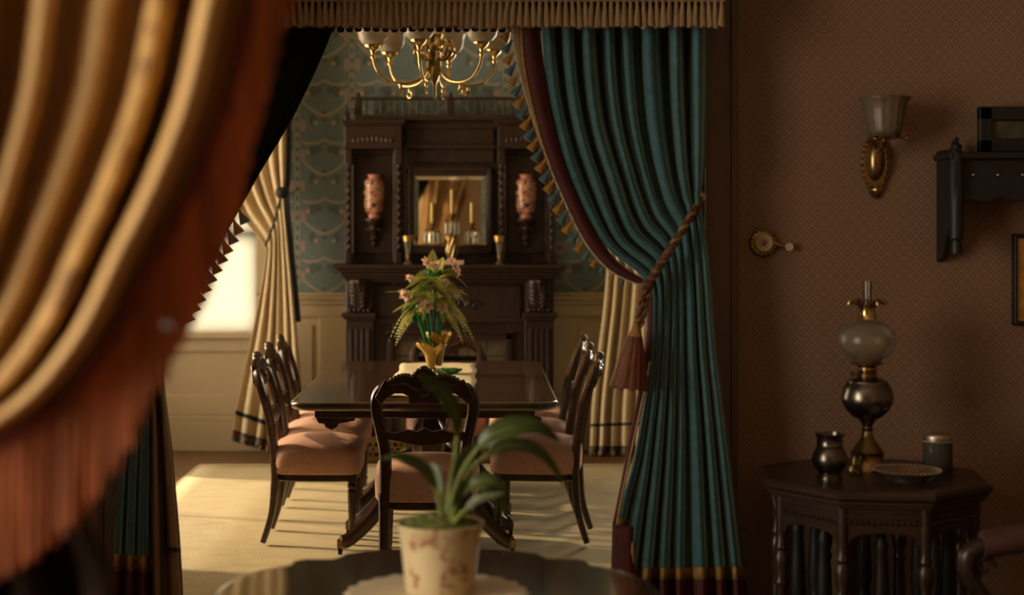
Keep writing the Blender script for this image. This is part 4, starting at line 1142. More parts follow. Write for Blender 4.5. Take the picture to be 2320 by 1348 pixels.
m = MB(); ns = 44; rows = []
for t in (0, .1, .35, .65, 1.0):
    rr_ = .020 + .036 * t ** .85
    rows.append([TQ @ Vector((rr_ * (1 + .06 * ((k * 7) % 3 - 1)) * cos(2 * pi * k / ns), rr_ * (1 + .06 * ((k * 7) % 3 - 1)) * sin(2 * pi * k / ns), -.032 - .152 * t - .003 * ((k * 5) % 4) * t)) for k in range(ns)])
m.rings(rows).build('tassel_skirt', RUST, rope, ang=70)
MB().lathe([(.0, -.02), (.012, -.018), (.012, -.012), (.005, -.008), (.005, .02)], 12, R(-pi / 2, 'X')).build('wall_hook', OLDBRASS, rope)

# ---------------------------------------------- left portiere (upper part's shade painted near-black into its velvet)
lp = thing('portiere', (0, 0, 0), 'shadowed dark teal doorway curtain behind the orange fringe at left', 'curtain', 'pair of doorway curtains')
LR = [([(0, 305, -60), (1, 790, -60)], 4.6, .04), ([(0, 305, 120), (1, 738, 100)], 4.6, .045), ([(0, 306, 260), (1, 664, 260)], 4.6, .045), ([(0, 306, 380), (1, 588, 390)], 4.6, .04),
      ([(0, 308, 480), (1, 528, 500)], 4.59, .034), ([(0, 310, 560), (1, 460, 625)], 4.58, .026), ([(0, 312, 640), (1, 395, 745)], 4.57, .014), ([(0, 300, 740), (1, 372, 850)], 4.58, .024), ([(0, 285, 900), (1, 388, 1000)], 4.6, .036),
      ([(0, 268, 1100), (1, 402, 1150)], 4.6, .04), ([(0, 258, 1285), (1, 412, 1290)], 4.6, .042), ([(0, 248, 1590), (1, 425, 1590)], 4.6, .042)]
PL = drape_fn(LR, 4.6, 9)
sheet(PL, 0, 1, 0, 6 / 11, 120, 60).build('velvet_panel', TEALSHADE, lp, solid=.004, ang=80)
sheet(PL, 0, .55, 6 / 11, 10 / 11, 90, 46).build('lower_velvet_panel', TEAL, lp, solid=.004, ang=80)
sheet(PL, 0, .55, 10 / 11, 1, 90, 8).build('hem_band', BURG, lp, solid=.004, ang=80)
sheet(PL, 0, .55, 10 / 11 - .012, 10 / 11 + .004, 90, 2, .006).build('gold_hem_braid', GOLDF, lp, solid=.004, ang=80)
sheet(PL, .55, 1, 6 / 11, 1, 60, 50).build('brown_facing', TANLIN, lp, solid=.004, ang=80)
MB().tube([PL(.86 - .10 * k / 40, 6.6 / 11 + 3.15 / 11 * k / 40, .016) for k in range(41)], .009, 8, sq=(1, .5)).build('navy_braid', NAVY, lp)
MB().tube([PL(.76 + .24 * k / 20, 9.75 / 11, .016) for k in range(21)], .009, 8, sq=(1, .5)).build('navy_hem_braid', NAVY, lp)
EL = [(775, -20), (738, 100), (664, 260), (588, 390), (528, 500), (460, 625), (410, 715)]
first = {}
tb2 = bell_mesh('tassel', TBLUE, parent=lp, h=.036, r=.016); tg2 = bell_mesh('tassel', TGOLD, parent=lp, h=.036, r=.016)
for j, (p, d) in enumerate(along(EL[3:], 25.5)):
    if p[1] < 470: continue
    src = tb2 if j % 2 else tg2
    loc = W(p[0] + 3, p[1] - 4, 4.585); rot = aim((.45, 0, -1))
    if j % 2 not in first: first[j % 2] = src; src.location = loc; src.rotation_euler = rot
    else: dup_mesh(src, lp, loc, rot)

# ---------------------------------------------- foreground curtain, far out of focus
FD = 1.72
fc = thing('fringed_curtain', (0, 0, 0), 'blurred tan satin curtain with orange bullion fringe in the left foreground', 'curtain')
FRW = [([(0, -330, -1500), (1, 980, -1500)], FD, .035), ([(0, -330, -700), (1, 800, -700)], FD, .038), ([(0, -330, -250), (1, 640, -260)], FD, .040), ([(0, -335, 0), (1, 568, 0)], FD, .058), ([(0, -340, 180), (1, 515, 220)], FD, .058),
       ([(0, -350, 320), (1, 435, 420)], FD, .056), ([(0, -350, 440), (1, 345, 590)], FD, .050), ([(0, -350, 540), (1, 245, 780)], FD, .044), ([(0, -350, 640), (1, 110, 935)], FD, .026), ([(0, -360, 720), (1, -60, 1030)], FD, .018), ([(0, -380, 780), (1, -250, 1090)], FD, .012)]
PF = drape_fn(FRW, 6.5, 14)
sheet(PF, 0, .76, 0, 1, 110, 70).build('satin_panel', FGTAN, fc, solid=.004, ang=80)
sheet(PF, .76, .84, 0, 1, 18, 70).build('floral_band', FLORAL, fc, solid=.004, ang=80)
sheet(PF, .84, 1, 0, 1, 36, 70).build('satin_edge', FGTAN, fc, solid=.004, ang=80)
fr = MB(); rf = random.Random(4)
for k in range(250):
    s = .13 + .84 * k / 249
    p = PF(1, s)
    L = .145 + .012 * rf.random()
    x0, y0, z0 = p.x, p.y - .006 + .012 * rf.random(), p.z
    dx = rf.uniform(-.004, .004)
    fr.tube([(x0, y0, z0 + .012), (x0 + dx * .5, y0, z0 - L * .4), (x0 + dx, y0 + rf.uniform(-.004, .004), z0 - L)], [.0032, .0040, .0045], 5)
frg = fr.build('bullion_fringe', ORANGE, fc); frg['kind'] = 'stuff'
MB().tube([PF(1, .12 + .86 * k / 60, .004) for k in range(61)], .009, 8).build('fringe_heading', REDT, fc)
LW = [([(0, -400, 760), (1, -200, 1040)], FD + .06, .012), ([(0, -420, 960), (1, 60, 1060)], FD + .09, .02), ([(0, -430, 1200), (1, 205, 1200)], FD + .10, .03), ([(0, -440, 1500), (1, 262, 1500)], FD + .10, .035), ([(0, -440, 2300), (1, 290, 2300)], FD + .10, .04), ([(0, -440, 3060), (1, 300, 3060)], FD + .10, .04)]
PW = drape_fn(LW, 4, 3)
sheet(PW, 0, 1, 0, 1, 60, 40).build('lower_fall', FALLSHADE, fc, solid=.004, ang=80)  # wide dark fall, its shade is put into the colour
MB().tube([PF(-.0, 1), W(-300, 900, FD - .03), PF(1.0, 1)], .02, 10).build('tie_band', REDT, fc)
bead = MB().ball((0, 0, 0), .0065, 12).build('glass_bead', CLEAR, fc); bead.location = W(380, 736, 1.66)
cp = thing('curtain_pole', (-.2, FD, 2.48), 'brass pole above the foreground curtain', 'curtain pole')
MB().tube([(-.85, 0, 0), (.75, 0, 0)], .014, 12).build('pole', BRASS, cp)
for s in (-1, 1): MB().ball((.0 + (.78 if s > 0 else -.88), 0, 0), .03, 12).build('pole_finial', BRASS, cp)
MB().tube([(-.75, 0, 0), (-.75, 0, .62)], .006, 8).tube([(.6, 0, 0), (.6, 0, .62)], .006, 8).build('ceiling_hanger', BRASS, cp)

# ---------------------------------------------- window drapes on the back wall
def wall_drape(name, rows, npl, seed, sb, label, edge=None):
    d = thing(name, (0, 0, 0), label, 'curtain', 'tan drapes on the far wall')
    P = drape_fn(rows, npl, seed)
    s1, s2 = sb
    sheet(P, 0, 1, 0, s2, 90, 80).build('drape_panel', TAN, d, solid=.004, ang=80)
    sheet(P, 0, 1, s2, 1, 90, 6).build('tassel_hem', HEMC, d, solid=.006, ang=80)
    sheet(P, 0, 1, s1 - .004, s1 + .010, 90, 2, .006).build('navy_braid', NAVY, d, solid=.004, ang=80)
    sheet(P, 0, 1, s2 - .004, s2 + .004, 90, 2, .006).build('navy_braid', NAVY, d, solid=.004, ang=80)
    hb = [MB().ball((0, 0, 0), .010, 6, (1, .8, 1.5)).build('hem_tassel', mt, d) for mt in (TBLUE, TGOLD, NAVY)]
    for k in range(24):
        p = P((k + .5) / 24, 1) + Vector((0, -.008, .008))
        if k < 3: hb[k].location = p
        else: dup_mesh(hb[k % 3], d, p)
    return d, P
WD = 9.76
wdr, Pw = wall_drape('window_drape', [([(0, 430, -250), (1, 652, -250)], WD, .035), ([(0, 452, 120), (1, 652, 120)], WD, .036), ([(0, 490, 360), (1, 650, 320)], WD, .034), ([(0, 545, 485), (1, 648, 400)], WD, .028), ([(0, 598, 556), (1, 644, 446)], WD - .01, .014), ([(0, 600, 600), (1, 652, 540)], WD, .020),
    ([(0, 578, 720), (1, 668, 700)], WD, .026), ([(0, 552, 840), (1, 680, 840)], WD, .030), ([(0, 533, 932), (.6, 620, 962), (1, 690, 965)], WD, .032), ([(0, 527, 975), (.6, 615, 1002), (1, 692, 1004)], WD, .034), ([(0, 524, 996), (.6, 612, 1024), (1, 694, 1030)], WD, .034)], 5.2, 21, (.8, .9), 'tan drape with navy braid tied back beside the bright window')
MB().tube([Pw(1, .0 + .62 * k / 40, .014) + Vector((.018, 0, 0)) for k in range(41)], .016, 8, sq=(1, .4), up=(0, 1, 0)).build('navy_border', NAVY, wdr)
tie = thing('drape_tieback', W(637, 437, 9.66), 'dark round curtain knob and cord holding the tan window drape', 'tieback')
to = Vector(tie.location)
MB().ball((0, 0, 0), .040, 14, (1, .6, 1)).tube([(0, .02, 0), (0, .33, 0)], .010, 8).build('knob', EBONY, tie)
rope_tube([W(px, py, d) - to for px, py, d in cr([(637, 445, 9.655), (622, 500, 9.655), (608, 540, 9.655), (601, 556, 9.665)], 30)], .008, 6, (ROPE, NAVY), 'cord_strand', tie)
wall_drape('window_drape', [([(0, 1388, -250), (1, 1500, -250)], WD, .032), ([(0, 1386, 350), (1, 1492, 350)], WD, .032), ([(0, 1374, 630), (1, 1478, 630)], WD, .034), ([(0, 1356, 800), (1, 1466, 800)], WD, .036), ([(0, 1344, 900), (1, 1460, 900)], WD, .036), ([(0, 1340, 962), (1, 1458, 958)], WD, .036), ([(0, 1338, 1012), (1, 1458, 1012)], WD, .036), ([(0, 1336, 1031), (1, 1458, 1031)], WD, .036)], 4.5, 33, (5 / 7, 6 / 7), 'straight tan drape with navy braid behind the rope tassel at right')

# ---------------------------------------------- valances in the doorway
va = thing('fringed_valance', (0, 0, 0), 'dark valance with long brown tassel fringe across the top of the doorway', 'valance')
VD = 4.50
x0, x1 = XP(292, VD), XP(1640, VD)
zb = ZP(4, VD)
rows = []
for i in range(7):
    z = zb + (2.66 - zb) * i / 6
    rows.append([(x0 + (x1 - x0) * k / 120, VD + .012 * cos(2 * pi * 14 * k / 120) - .01, z) for k in range(121)])
MB().grid(rows).build('valance_cloth', TEAL, va, solid=.005, ang=80)
MB().box(x0 - .02, x1 + .02, VD - .03, YP0 - .02, 2.64, 2.70).build('cornice_board', CASING, va, smooth=False, bevel=.005)
MB().tube([(x0 + (x1 - x0) * k / 40, VD - .022, zb + .004) for k in range(41)], .007, 8).build('fringe_heading', TBROWN, va)
m = MB().lathe([(.003, .012), (.0055, .008), (.0062, 0), (.0042, -.008)], 8)
n = 10; rows = []
for t in (0, .2, .6, 1.0):
    rr_ = .0045 + .0062 * t ** .7
    rows.append([(rr_ * (1 + .12 * (k % 2)) * cos(2 * pi * k / n), rr_ * (1 + .12 * (k % 2)) * sin(2 * pi * k / n), -.006 - .066 * t - .003 * (k % 3) * t) for k in range(n)])
m.rings(rows)
ft = m.build('fringe_tassel', TBROWN, va, ang=60)
NT = 92
rv = random.Random(8)
for k in range(NT):
    loc = (x0 + (x1 - x0) * (k + .5) / NT, VD - .02, zb - .004)
    if k == 0: ft.location = loc
    else: dup_mesh(ft, va, loc, (rv.uniform(-.06, .06), rv.uniform(-.07, .07), rv.uniform(0, 3)), (1, 1, rv.uniform(.95, 1.05)))
vb = thing('tan_valance', (0, 0, 0), 'tan valance edged with navy and red tabs on the dining room side of the doorway', 'valance')
BD = 5.06
zb2 = ZP(63, BD)
MB().grid([[(-1.2 + 2.1 * k / 80, BD + .012 * cos(k * .9), zb2 + (2.7 - zb2) * i / 5) for k in range(81)] for i in range(6)]).build('valance_cloth', TAN, vb, solid=.005, ang=80)
MB().box(-1.22, .92, YP1, BD + .04, 2.68, 2.73).build('cornice_board', CASING, vb, smooth=False, bevel=.005)
tabs = [MB().prism([(-.012, .006), (.012, .006), (.012, -.010), (.006, -.015), (-.006, -.015), (-.012, -.010)], -.006, .006).build('edge_tab', mt, vb, smooth=False, bevel=.002) for mt in (NAVY, REDT)]
for k in range(70):
    loc = (-1.185 + 2.07 * k / 69, BD + .012 * cos((k * 2.07 / 69 + .015) / 2.1 * 80 * .9) - .008, zb2)
    if k < 2: tabs[k].location = loc
    else: dup_mesh(tabs[k % 2], vb, loc)

# ================================================================== parlor, foreground table with plant
ft_z = .72
fx, fy = -.087, 3.08
ftb = thing('parlor_table', (fx, fy, 0), 'glossy dark round table with scalloped edge in the foreground', 'table')
q = [(0, .452), (.06, .450), (.12, .440), (.18, .418), (.222, .388), (.236, .348), (.250, .330), (.312, .330), (.336, .312), (.338, .268), (.362, .252), (.40, .215), (.435, .15), (.455, .08), (.462, 0)]
out = q + [(x, -y) for x, y in q[-2::-1]]
out = out + [(-x, y) for x, y in out[-2:0:-1]]
out = [(p[0], p[1]) for p in out][::-1]
def inset(o, d): return [(x * (1 - d / .46), y * (1 - d / .46)) for x, y in o]
rows = []
for ins, z in ((.03, .680), (.014, .684), (.004, .692), (0, .702), (.002, .712), (.010, .7195), (.016, .72), (.022, .72), (.10, .72)):
    rows.append([(x, y, z) for x, y in inset(out, ins)])
MB().rings(rows).build('tabletop', FGWOOD, ftb, ang=50)
MB().rings([[(x, y, z) for x, y in inset(out, .10)] for z in (.60, .682)]).build('apron', FGWOOD, ftb)
MB().lathe([(.06, .62), (.06, .58), (.035, .55), (.05, .48), (.07, .40), (.06, .32), (.04, .28), (.06, .25), (.05, .2)], 20).build('pedestal', FGWOOD, ftb)
for k in range(4):
    a = pi / 4 + pi / 2 * k
    pts = cr([(.03 * cos(a), .03 * sin(a), .26), (.16 * cos(a), .16 * sin(a), .24), (.27 * cos(a), .27 * sin(a), .10), (.34 * cos(a), .34 * sin(a), .03)], 12)
    MB().tube(pts, [.035 - .001 * i for i in range(12)], 8).build('leg', FGWOOD, ftb)
dl = thing('doily', (fx, fy - .01, ft_z), 'pale round cloth doily under the flower pot', 'doily')
rows = [[(r * (1 + (.03 * cos(24 * 2 * pi * k / 96) if r > .17 else 0)) * cos(2 * pi * k / 96), r * (1 + (.03 * cos(24 * 2 * pi * k / 96) if r > .17 else 0)) * sin(2 * pi * k / 96), .002 + .0006 * sin(k)) for k in range(96)] for r in (.002, .06, .12, .175, .185)]
MB().rings(rows, cap=False).build('lace_cloth', PLINEN, dl, solid=.0015)

pot = thing('potted_plant', (fx + .006, fy, ft_z + .003), 'cream floral china pot with a broad-leaved green plant', 'potted plant')
PO = Vector(pot.location)
MB().lathe([(.0, 0), (.066, 0), (.070, .005), (.0725, .03), (.079, .09), (.0845, .128), (.089, .138), (.0895, .142), (.085, .142), (.081, .126), (.078, .115)], 48).build('china_pot', POTM, pot)
ms = MB(); rm = random.Random(2)
ms.lathe([(.082, .122), (.078, .138), (.055, .150), (.02, .156), (0, .156)], 28)
for k in range(420):
    a = rm.uniform(0, 2 * pi); r = .082 * sqrt(rm.random()); s_ = rm.uniform(.0035, .0075)
    zz = .130 + .024 * (1 - (r / .082) ** 2)
    ms.ball((r * cos(a), r * sin(a), zz + rm.uniform(-.001, .005)), s_, 6, (1, 1, .8))
mo = ms.build('moss', MOSS, pot); mo['kind'] = 'stuff'
def leaf(spine, wmax, nrm, stem_pts=None, fold=.25, stem_r=.0048):
    sp = [W(*p) - PO for p in spine]
    pts = [Vector(p) for p in cr([tuple(p) for p in sp], 18)]
    nv = Vector(nrm).normalized()
    rows = []
    for i, p in enumerate(pts):
        t = i / 17
        tg = (pts[min(i + 1, 17)] - pts[max(i - 1, 0)]).normalized()
        sd = tg.cross(nv)
        if sd.length < .05: sd = Vector((1, 0, 0))
        sd.normalize(); up = sd.cross(tg).normalized()
        w = wmax * (sin(pi * min(1, t * .93 + .05) ** .85)) ** .9
        rows.append([p + sd * w * k + up * (abs(k) * w * fold - .10 * w * k * k) for k in (-1, -.75, -.5, -.25, 0, .25, .5, .75, 1)])
    lf = MB().grid(rows).build('leaf_blade', LEAF, pot, ang=80, solid=.0012)
    MB().tube([p - Vector((0, 0, .0006)) for p in pts], [.0026 * (1 - i / 20) for i in range(18)], 6).build('midrib', STEM, lf)
    if stem_pts:
        ss = [W(*p) - PO for p in stem_pts]
        pp = cr([tuple(p) for p in ss], 14)
        MB().tube(pp, [stem_r * (1.5 - .7 * i / 13) for i in range(14)], 8).build('leaf_stem', STEM, lf)
leaf([(1036, 985, 3.06), (1032, 940, 3.05), (1010, 900, 3.03), (985, 875, 3.01), (950, 850, 2.98)], .022, (.75, -.65, .2), [(1012, 1180, 3.08), (1018, 1120, 3.08), (1030, 1040, 3.07), (1036, 985, 3.06)])
leaf([(1085, 1012, 3.04), (1115, 985, 3.03), (1165, 968, 3.03), (1220, 968, 3.04), (1268, 1000, 3.06)], .026, (-.15, -.75, .65), [(1016, 1175, 3.07), (1030, 1110, 3.06), (1055, 1055, 3.05), (1085, 1012, 3.04)])
leaf([(1105, 1030, 3.10), (1150, 1008, 3.12), (1205, 1015, 3.14), (1248, 1050, 3.15), (1280, 1105, 3.16)], .017, (.3, -.6, .7), [(1030, 1170, 3.09), (1045, 1110, 3.09), (1070, 1060, 3.10), (1105, 1030, 3.10)])
leaf([(988, 1105, 3.05), (968, 1072, 3.04), (940, 1050, 3.03), (905, 1036, 3.02), (868, 1038, 3.01)], .019, (.3, -.55, .8), [(1004, 1180, 3.07), (998, 1150, 3.06), (988, 1105, 3.05)])
leaf([(1062, 1105, 3.02), (1085, 1092, 3.01), (1115, 1095, 3.00), (1135, 1120, 3.00), (1142, 1160, 3.0)], .021, (.2, -.7, .7), [(1022, 1180, 3.06), (1040, 1140, 3.04), (1062, 1105, 3.02)])
leaf([(1055, 1155, 3.00), (1080, 1132, 2.99), (1110, 1124, 2.98), (1142, 1118, 2.97)], .010, (0, -.8, .6), [(1026, 1185, 3.04), (1040, 1170, 3.02), (1055, 1155, 3.0)])
leaf([(1040, 1100, 3.12), (1048, 1060, 3.13), (1060, 1030, 3.14), (1080, 1010, 3.15)], .020, (.3, -.9, .2), [(1022, 1180, 3.10), (1030, 1140, 3.11), (1040, 1100, 3.12)])
leaf([(1000, 1120, 3.10), (990, 1090, 3.11), (985, 1065, 3.12), (975, 1050, 3.13)], .016, (-.2, -.9, .2), [(1010, 1180, 3.09), (1005, 1150, 3.10), (1000, 1120, 3.10)])
leaf([(1030, 1150, 3.03), (1042, 1115, 3.02), (1052, 1085, 3.01)], .012, (.5, -.8, .1), [(1018, 1190, 3.06), (1024, 1170, 3.04), (1030, 1150, 3.03)])

# ================================================================== octagonal side table and what stands on it
ox, oy, oz = 1.14, 4.395, .75
ot = thing('octagonal_table', (ox, oy, 0), 'dark carved octagonal side table against the brown wall', 'table')
offa = radians(-8)
def octo(r, k0=0): return [(r * cos(pi / 8 + pi / 4 * k + offa), r * sin(pi / 8 + pi / 4 * k + offa)) for k in range(8)]
rows = [[(x, y, z) for x, y in octo(r)] for r, z in ((.300, .698), (.318, .702), (.318, .708), (.326, .712), (.326, .720), (.330, .723), (.338, .730), (.338, .742), (.332, .748), (.328, .75))]
MB().rings(rows).build('tabletop', OAKDARK, ot, smooth=False)
ap = octo(.288)
for k in range(8):
    a, b = Vector((*ap[k], 0)), Vector((*ap[(k + 1) % 8], 0))
    mid = (a + b) / 2; L = (b - a).length; ang_ = math.atan2((b - a).y, (b - a).x)
    Mx = T(mid.x, mid.y, 0) @ R(ang_, 'Z')
    h = L / 2 - .008
    arch = [(-h, .70), (-h, .60), (-h + .012, .60)] + [(-(h - .012) * cos(pi * j / 12), .60 + .030 * sin(pi * j / 12) ** .7) for j in range(1, 12)] + [(h - .012, .60), (h, .60), (h, .70)]
    apn = MB().prism(arch, -.008, .008, Mx).build('apron_panel', OAKDARK, ot, smooth=False, bevel=.002)
    bd = MB().box(-h, h, -.014, .0, .672, .684, Mx).box(-h, h, -.012, 0, .690, .697, Mx)
    for j in range(13): bd.ball((-h + .008 + (2 * h - .016) * j / 12, -.011, .660), .0062, 6, M=Mx)
    bd.build('bead_moulding', OAKDARK, apn)
    px_, py_ = ap[k]
    MB().lathe([(.016, 0), (.012, .02), (.012, .05), (.019, .07), (.014, .09), (.017, .2), (.019, .40), (.015, .44), (.021, .455), (.015, .47), (.022, .50), (.023, .53), (.016, .545), (.020, .555), (.014, .57), (.0165, .60), (.0165, .70)], 14, T(px_ * 1.0, py_ * 1.0, 0)).build('leg', OAKDARK, ot)
    # pointed inner baluster
    MB().lathe([(.020, .02), (.016, .06), (.018, .30), (.026, .34), (.018, .36), (.018, .38), (.024, .40), (.020, .50), (.016, .575), (.019, .585), (.015, .60), (.011, .615), (0, .635)], 12, T(mid.x * .80, mid.y * .80, 0)).build('baluster', EBONY, ot)
rows = [[(x, y, z) for x, y in octo(.27)] for z in (.05, .075)]
MB().rings(rows).build('lower_shelf', OAKDARK, ot, smooth=False, bevel=.004)

lx, ly = XP(1965, 4.47), 4.47
k7 = FPX / 4.47
def lz(y): return (1065 - y) / k7
lm = thing('oil_lamp', (lx, ly, oz), 'tall dark brass oil lamp with etched glass globe and chimney', 'oil lamp')
MB().lathe([(0, 0), (.060, 0), (.058, .012), (.050, .02), (.046, .045), (.050, .055), (.040, .065), (.026, .085), (.016, .10)], 24).build('foot', OLDBRASS, lm)
MB().lathe([(.018, .10), (.013, .115), (.018, .122), (.012, .128), (.014, lz(965)), (.022, lz(955)), (.026, lz(950))], 20).build('stem', OLDBRASS, lm)
MB().lathe([(.026, lz(950)), (.045, lz(943)), (.062, lz(930)), (.074, lz(912)), (.0755, lz(900)), (.071, lz(882)), (.064, lz(872)), (.060, lz(868)), (.058, lz(863)), (.042, lz(858)), (.028, lz(853))], 32).build('oil_font', PEWTER, lm)
MB().lathe([(.028, lz(853)), (.029, lz(846)), (.024, lz(842)), (.028, lz(838)), (.026, lz(832)), (.030, lz(828)), (.046, lz(824)), (.047, lz(821)), (.03, lz(821))], 24).build('burner', OLDBRASS, lm)
MB().tube([(-.028, 0, lz(848)), (-.042, 0, lz(848))], .003, 6).lathe([(0, -.003), (.008, -.003), (.008, .003), (0, .003)], 10, T(-.044, 0, lz(848)) @ R(pi / 2, 'Y')).build('wick_knob', OLDBRASS, lm)
gl = [(.036, lz(821))] + [(.083 * sin(radians(a)), lz(772) - .0645 * cos(radians(a))) for a in range(32, 156, 8)] + [(.030, lz(720))]
MB().lathe(gl[:1] + gl[1:-1], 36).build('glass_globe', FROSTDIM, lm)
MB().lathe([(.030, lz(723)), (.025, lz(715)), (.024, lz(697)), (.028, lz(692)), (.027, lz(692)), (.0235, lz(698))], 24).build('gallery_collar', BRASS, lm)
cw = MB()
for k in range(10):
    a = 2 * pi * k / 10
    cw.tube(cr([(.026 * cos(a), .026 * sin(a), lz(693)), (.038 * cos(a), .038 * sin(a), lz(684)), (.050 * cos(a), .050 * sin(a), lz(682)), (.056 * cos(a), .056 * sin(a), lz(690))], 8), [.003, .004, .005, .006, .006, .005, .004, .003], 6)
    cw.ball((.044 * cos(a + .3), .044 * sin(a + .3), lz(686)), .006, 6)
cw.build('leaf_crown', OLDBRASS, lm)
MB().lathe([(.016, lz(715)), (.0125, lz(690)), (.0125, lz(637))], 20).build('chimney', CLEAR, lm)

jx, jy = XP(1880, 4.33), 4.33
jr = thing('metal_jar', (jx, jy, oz), 'squat dark pewter jar with wide neck beside the oil lamp', 'jar')
MB().lathe([(0, 0), (.036, 0), (.036, .006), (.030, .012), (.034, .018), (.046, .035), (.050, .050), (.048, .066), (.040, .084), (.037, .088)], 32).build('jar_body', PEWTER, jr)
MB().lathe([(.037, .088), (.038, .092), (.036, .096), (.0365, .116), (.042, .124), (.043, .127), (.037, .127), (.033, .11)], 32).build('jar_neck', PEWTER, jr)
dx, dy = XP(2055, 4.30), 4.30
ds = thing('beaded_dish', (dx, dy, oz), 'shallow silver dish with beaded rim on the octagonal table', 'dish')
MB().lathe([(0, .003), (.045, .003), (.05, 0), (.052, .004), (.078, .018), (.091, .026), (.093, .029), (.090, .029), (.072, .019), (.045, .008), (0, .007)], 40).build('dish_bowl', SILVER, ds)
bdm = MB()
for k in range(48): bdm.ball((.093 * cos(2 * pi * k / 48), .093 * sin(2 * pi * k / 48), .028), .0042, 6)
bdm.build('bead_rim', SILVER, ds)
gx, gy2 = XP(2124, 4.46), 4.46
gj = thing('glass_canister', (gx, gy2, oz), 'fluted glass canister with silver lid at the back of the octagonal table', 'jar')
MB().lathe([(0, 0), (.040, 0), (.042, .004), (.042, .088), (.038, .092)], 36, None, 18, .025).build('glass_body', M_glass('smoky_glass', (.16, .14, .11), .06, .35), gj)
MB().lathe([(.043, .086), (.044, .098), (.044, .102), (.040, .108), (.02, .111), (0, .112)], 32).build('silver_lid', SILVER, gj)
bdm = MB()
for k in range(36): bdm.ball((.044 * cos(2 * pi * k / 36), .044 * sin(2 * pi * k / 36), .088), .003, 5)
bdm.build('lid_beading', SILVER, gj)

# ================================================================== on the brown wall
YW = YP0
sx_, s_z = XP(1990, 4.70), ZP(318, 4.70)
sc_ = thing('wall_sconce', (sx_, YW, s_z), 'brass wall sconce with pale etched glass shade', 'wall lamp')
pl = []
for k in range(40):
    a = 2 * pi * k / 40
    pl.append((.044 * cos(a) * (1 - .25 * max(0, -sin(a))), -.075 + .095 * sin(a)))
MB().prism(pl, -.012, 0).build('backplate', OLDBRASS, sc_, smooth=False, bevel=.004)
MB().ball((0, -.016, -.062), .06, 20, (.48, .5, 1.05)).build('bowed_boss', OLDBRASS, sc_)
fr_ = MB()
for k in range(28):
    a = 2 * pi * k / 28; fr_.ball((.041 * cos(a) * (1 - .25 * max(0, -sin(a))), -.014, -.075 + .092 * sin(a)), .005, 6)
for s in (-1, 1):
    fr_.tube([(s * (.012 + .010 * cos(t)), -.012, -.152 + .010 * sin(t)) for t in [j * .6 for j in range(10)]], .003, 5)
    fr_.tube([(s * (.008 + .006 * cos(t)), -.012, -.166 + .006 * sin(t)) for t in [j * .7 for j in range(9)]], .0025, 5)
fr_.ball((0, -.012, -.176), .006, 6)
fr_.build('scroll_border', OLDBRASS, sc_)
shx = XP(2006, 4.62) - sx_
MB().tube(cr([(0, -.04, -.03), (.004, -.09, -.02), (shx * .8, -.115, -.01), (shx, -.12, .005)], 12), .008, 10).build('arm', OLDBRASS, sc_)
MB().lathe([(.02, -.002), (.043, .002), (.046, .008), (.043, .010), (.02, .006)], 24, T(shx, -.12, 0)).build('shade_holder', BRASS, sc_)
MB().tube([(shx + .04, -.12, .004), (shx + .066, -.12, .004)], .004, 8).ball((shx + .068, -.12, .004), .007, 8).build('thumb_screw', OLDBRASS, sc_)
rows = []
for r, z in ((.046, .008), (.051, .03), (.056, .06), (.060, .085), (.064, .104), (.072, .120), (.080, .126)):
    rows.append([(shx + r * (1 + .02 * cos(16 * 2 * pi * k / 64)) * cos(2 * pi * k / 64), -.12 + r * (1 + .02 * cos(16 * 2 * pi * k / 64)) * sin(2 * pi * k / 64), z) for k in range(64)])
MB().rings(rows, cap=False).build('etched_shade', FROSTDIM, sc_, solid=.003)

bl = thing('bell_crank', (XP(1732, 4.72), YW, ZP(550, 4.72)), 'round brass and ivory bell crank with small lever knob on the wall', 'bell crank')
RX = R(pi / 2, 'X')
MB().lathe([(.043, 0), (.043, .006), (.040, .012), (.030, .016), (0, .016)], 32, RX).build('brass_rosette', OLDBRASS, bl)
bb = MB()
for k in range(18): bb.ball((.038 * cos(2 * pi * k / 18), -.013, .038 * sin(2 * pi * k / 18)), .0055, 6)
bb.build('rosette_beading', OLDBRASS, bl)
MB().lathe([(.029, .014), (.029, .022), (.026, .026), (.018, .023), (.014, .027), (.010, .024), (0, .024)], 32, RX).build('ivory_disc', CERAMIC, bl)
MB().lathe([(.009, .022), (.009, .028), (.005, .031), (0, .031)], 16, RX).build('rose_centre', ROSE_C, bl)
MB().tube([(.03, -.012, -.002), (.055, -.016, -.010), (.075, -.018, -.013)], [.008, .006, .006], 8).build('lever', OLDBRASS, bl)
MB().lathe([(.009, .012), (.013, .018), (.0135, .024), (.010, .027), (.006, .025), (0, .027)], 20, T(.080, 0, -.0135) @ RX).build('lever_knob', CERAMIC, bl)

# bracket shelf with framed picture
shz = ZP(352, 4.62)
bs = thing('wall_shelf', (0, YW, 0), 'black carved wall shelf with tall finialled side bracket at the right edge', 'shelf')
sx0, sx1 = XP(2150, 4.62), XP(2150, 4.62) + .52
MB().box(sx0 - .01, sx1 + .01, -.17, 0, shz - .012, shz + .008).build('shelf_board', EBONY, bs, smooth=False, bevel=.004)
apz = [(sx0 + .03, shz - .012), (sx0 + .03, shz - .14)]
nn = 24
for j in range(nn + 1):
    xx = sx0 + .05 + (sx1 - sx0 - .10) * j / nn
    apz.append((xx, shz - .125 - .018 * abs(sin(pi * 4 * j / nn)) - (.02 if j in (0, nn) else 0)))
apz += [(sx1 - .03, shz - .14), (sx1 - .03, shz - .012)]
MB().prism(apz, -.145, -.125).build('scalloped_apron', EBONY, bs, smooth=False, bevel=.003)
gt = MB()
for j in range(6): gt.ball((sx0 + .07 + .075 * j, -.146, shz - .06), .007, 8)
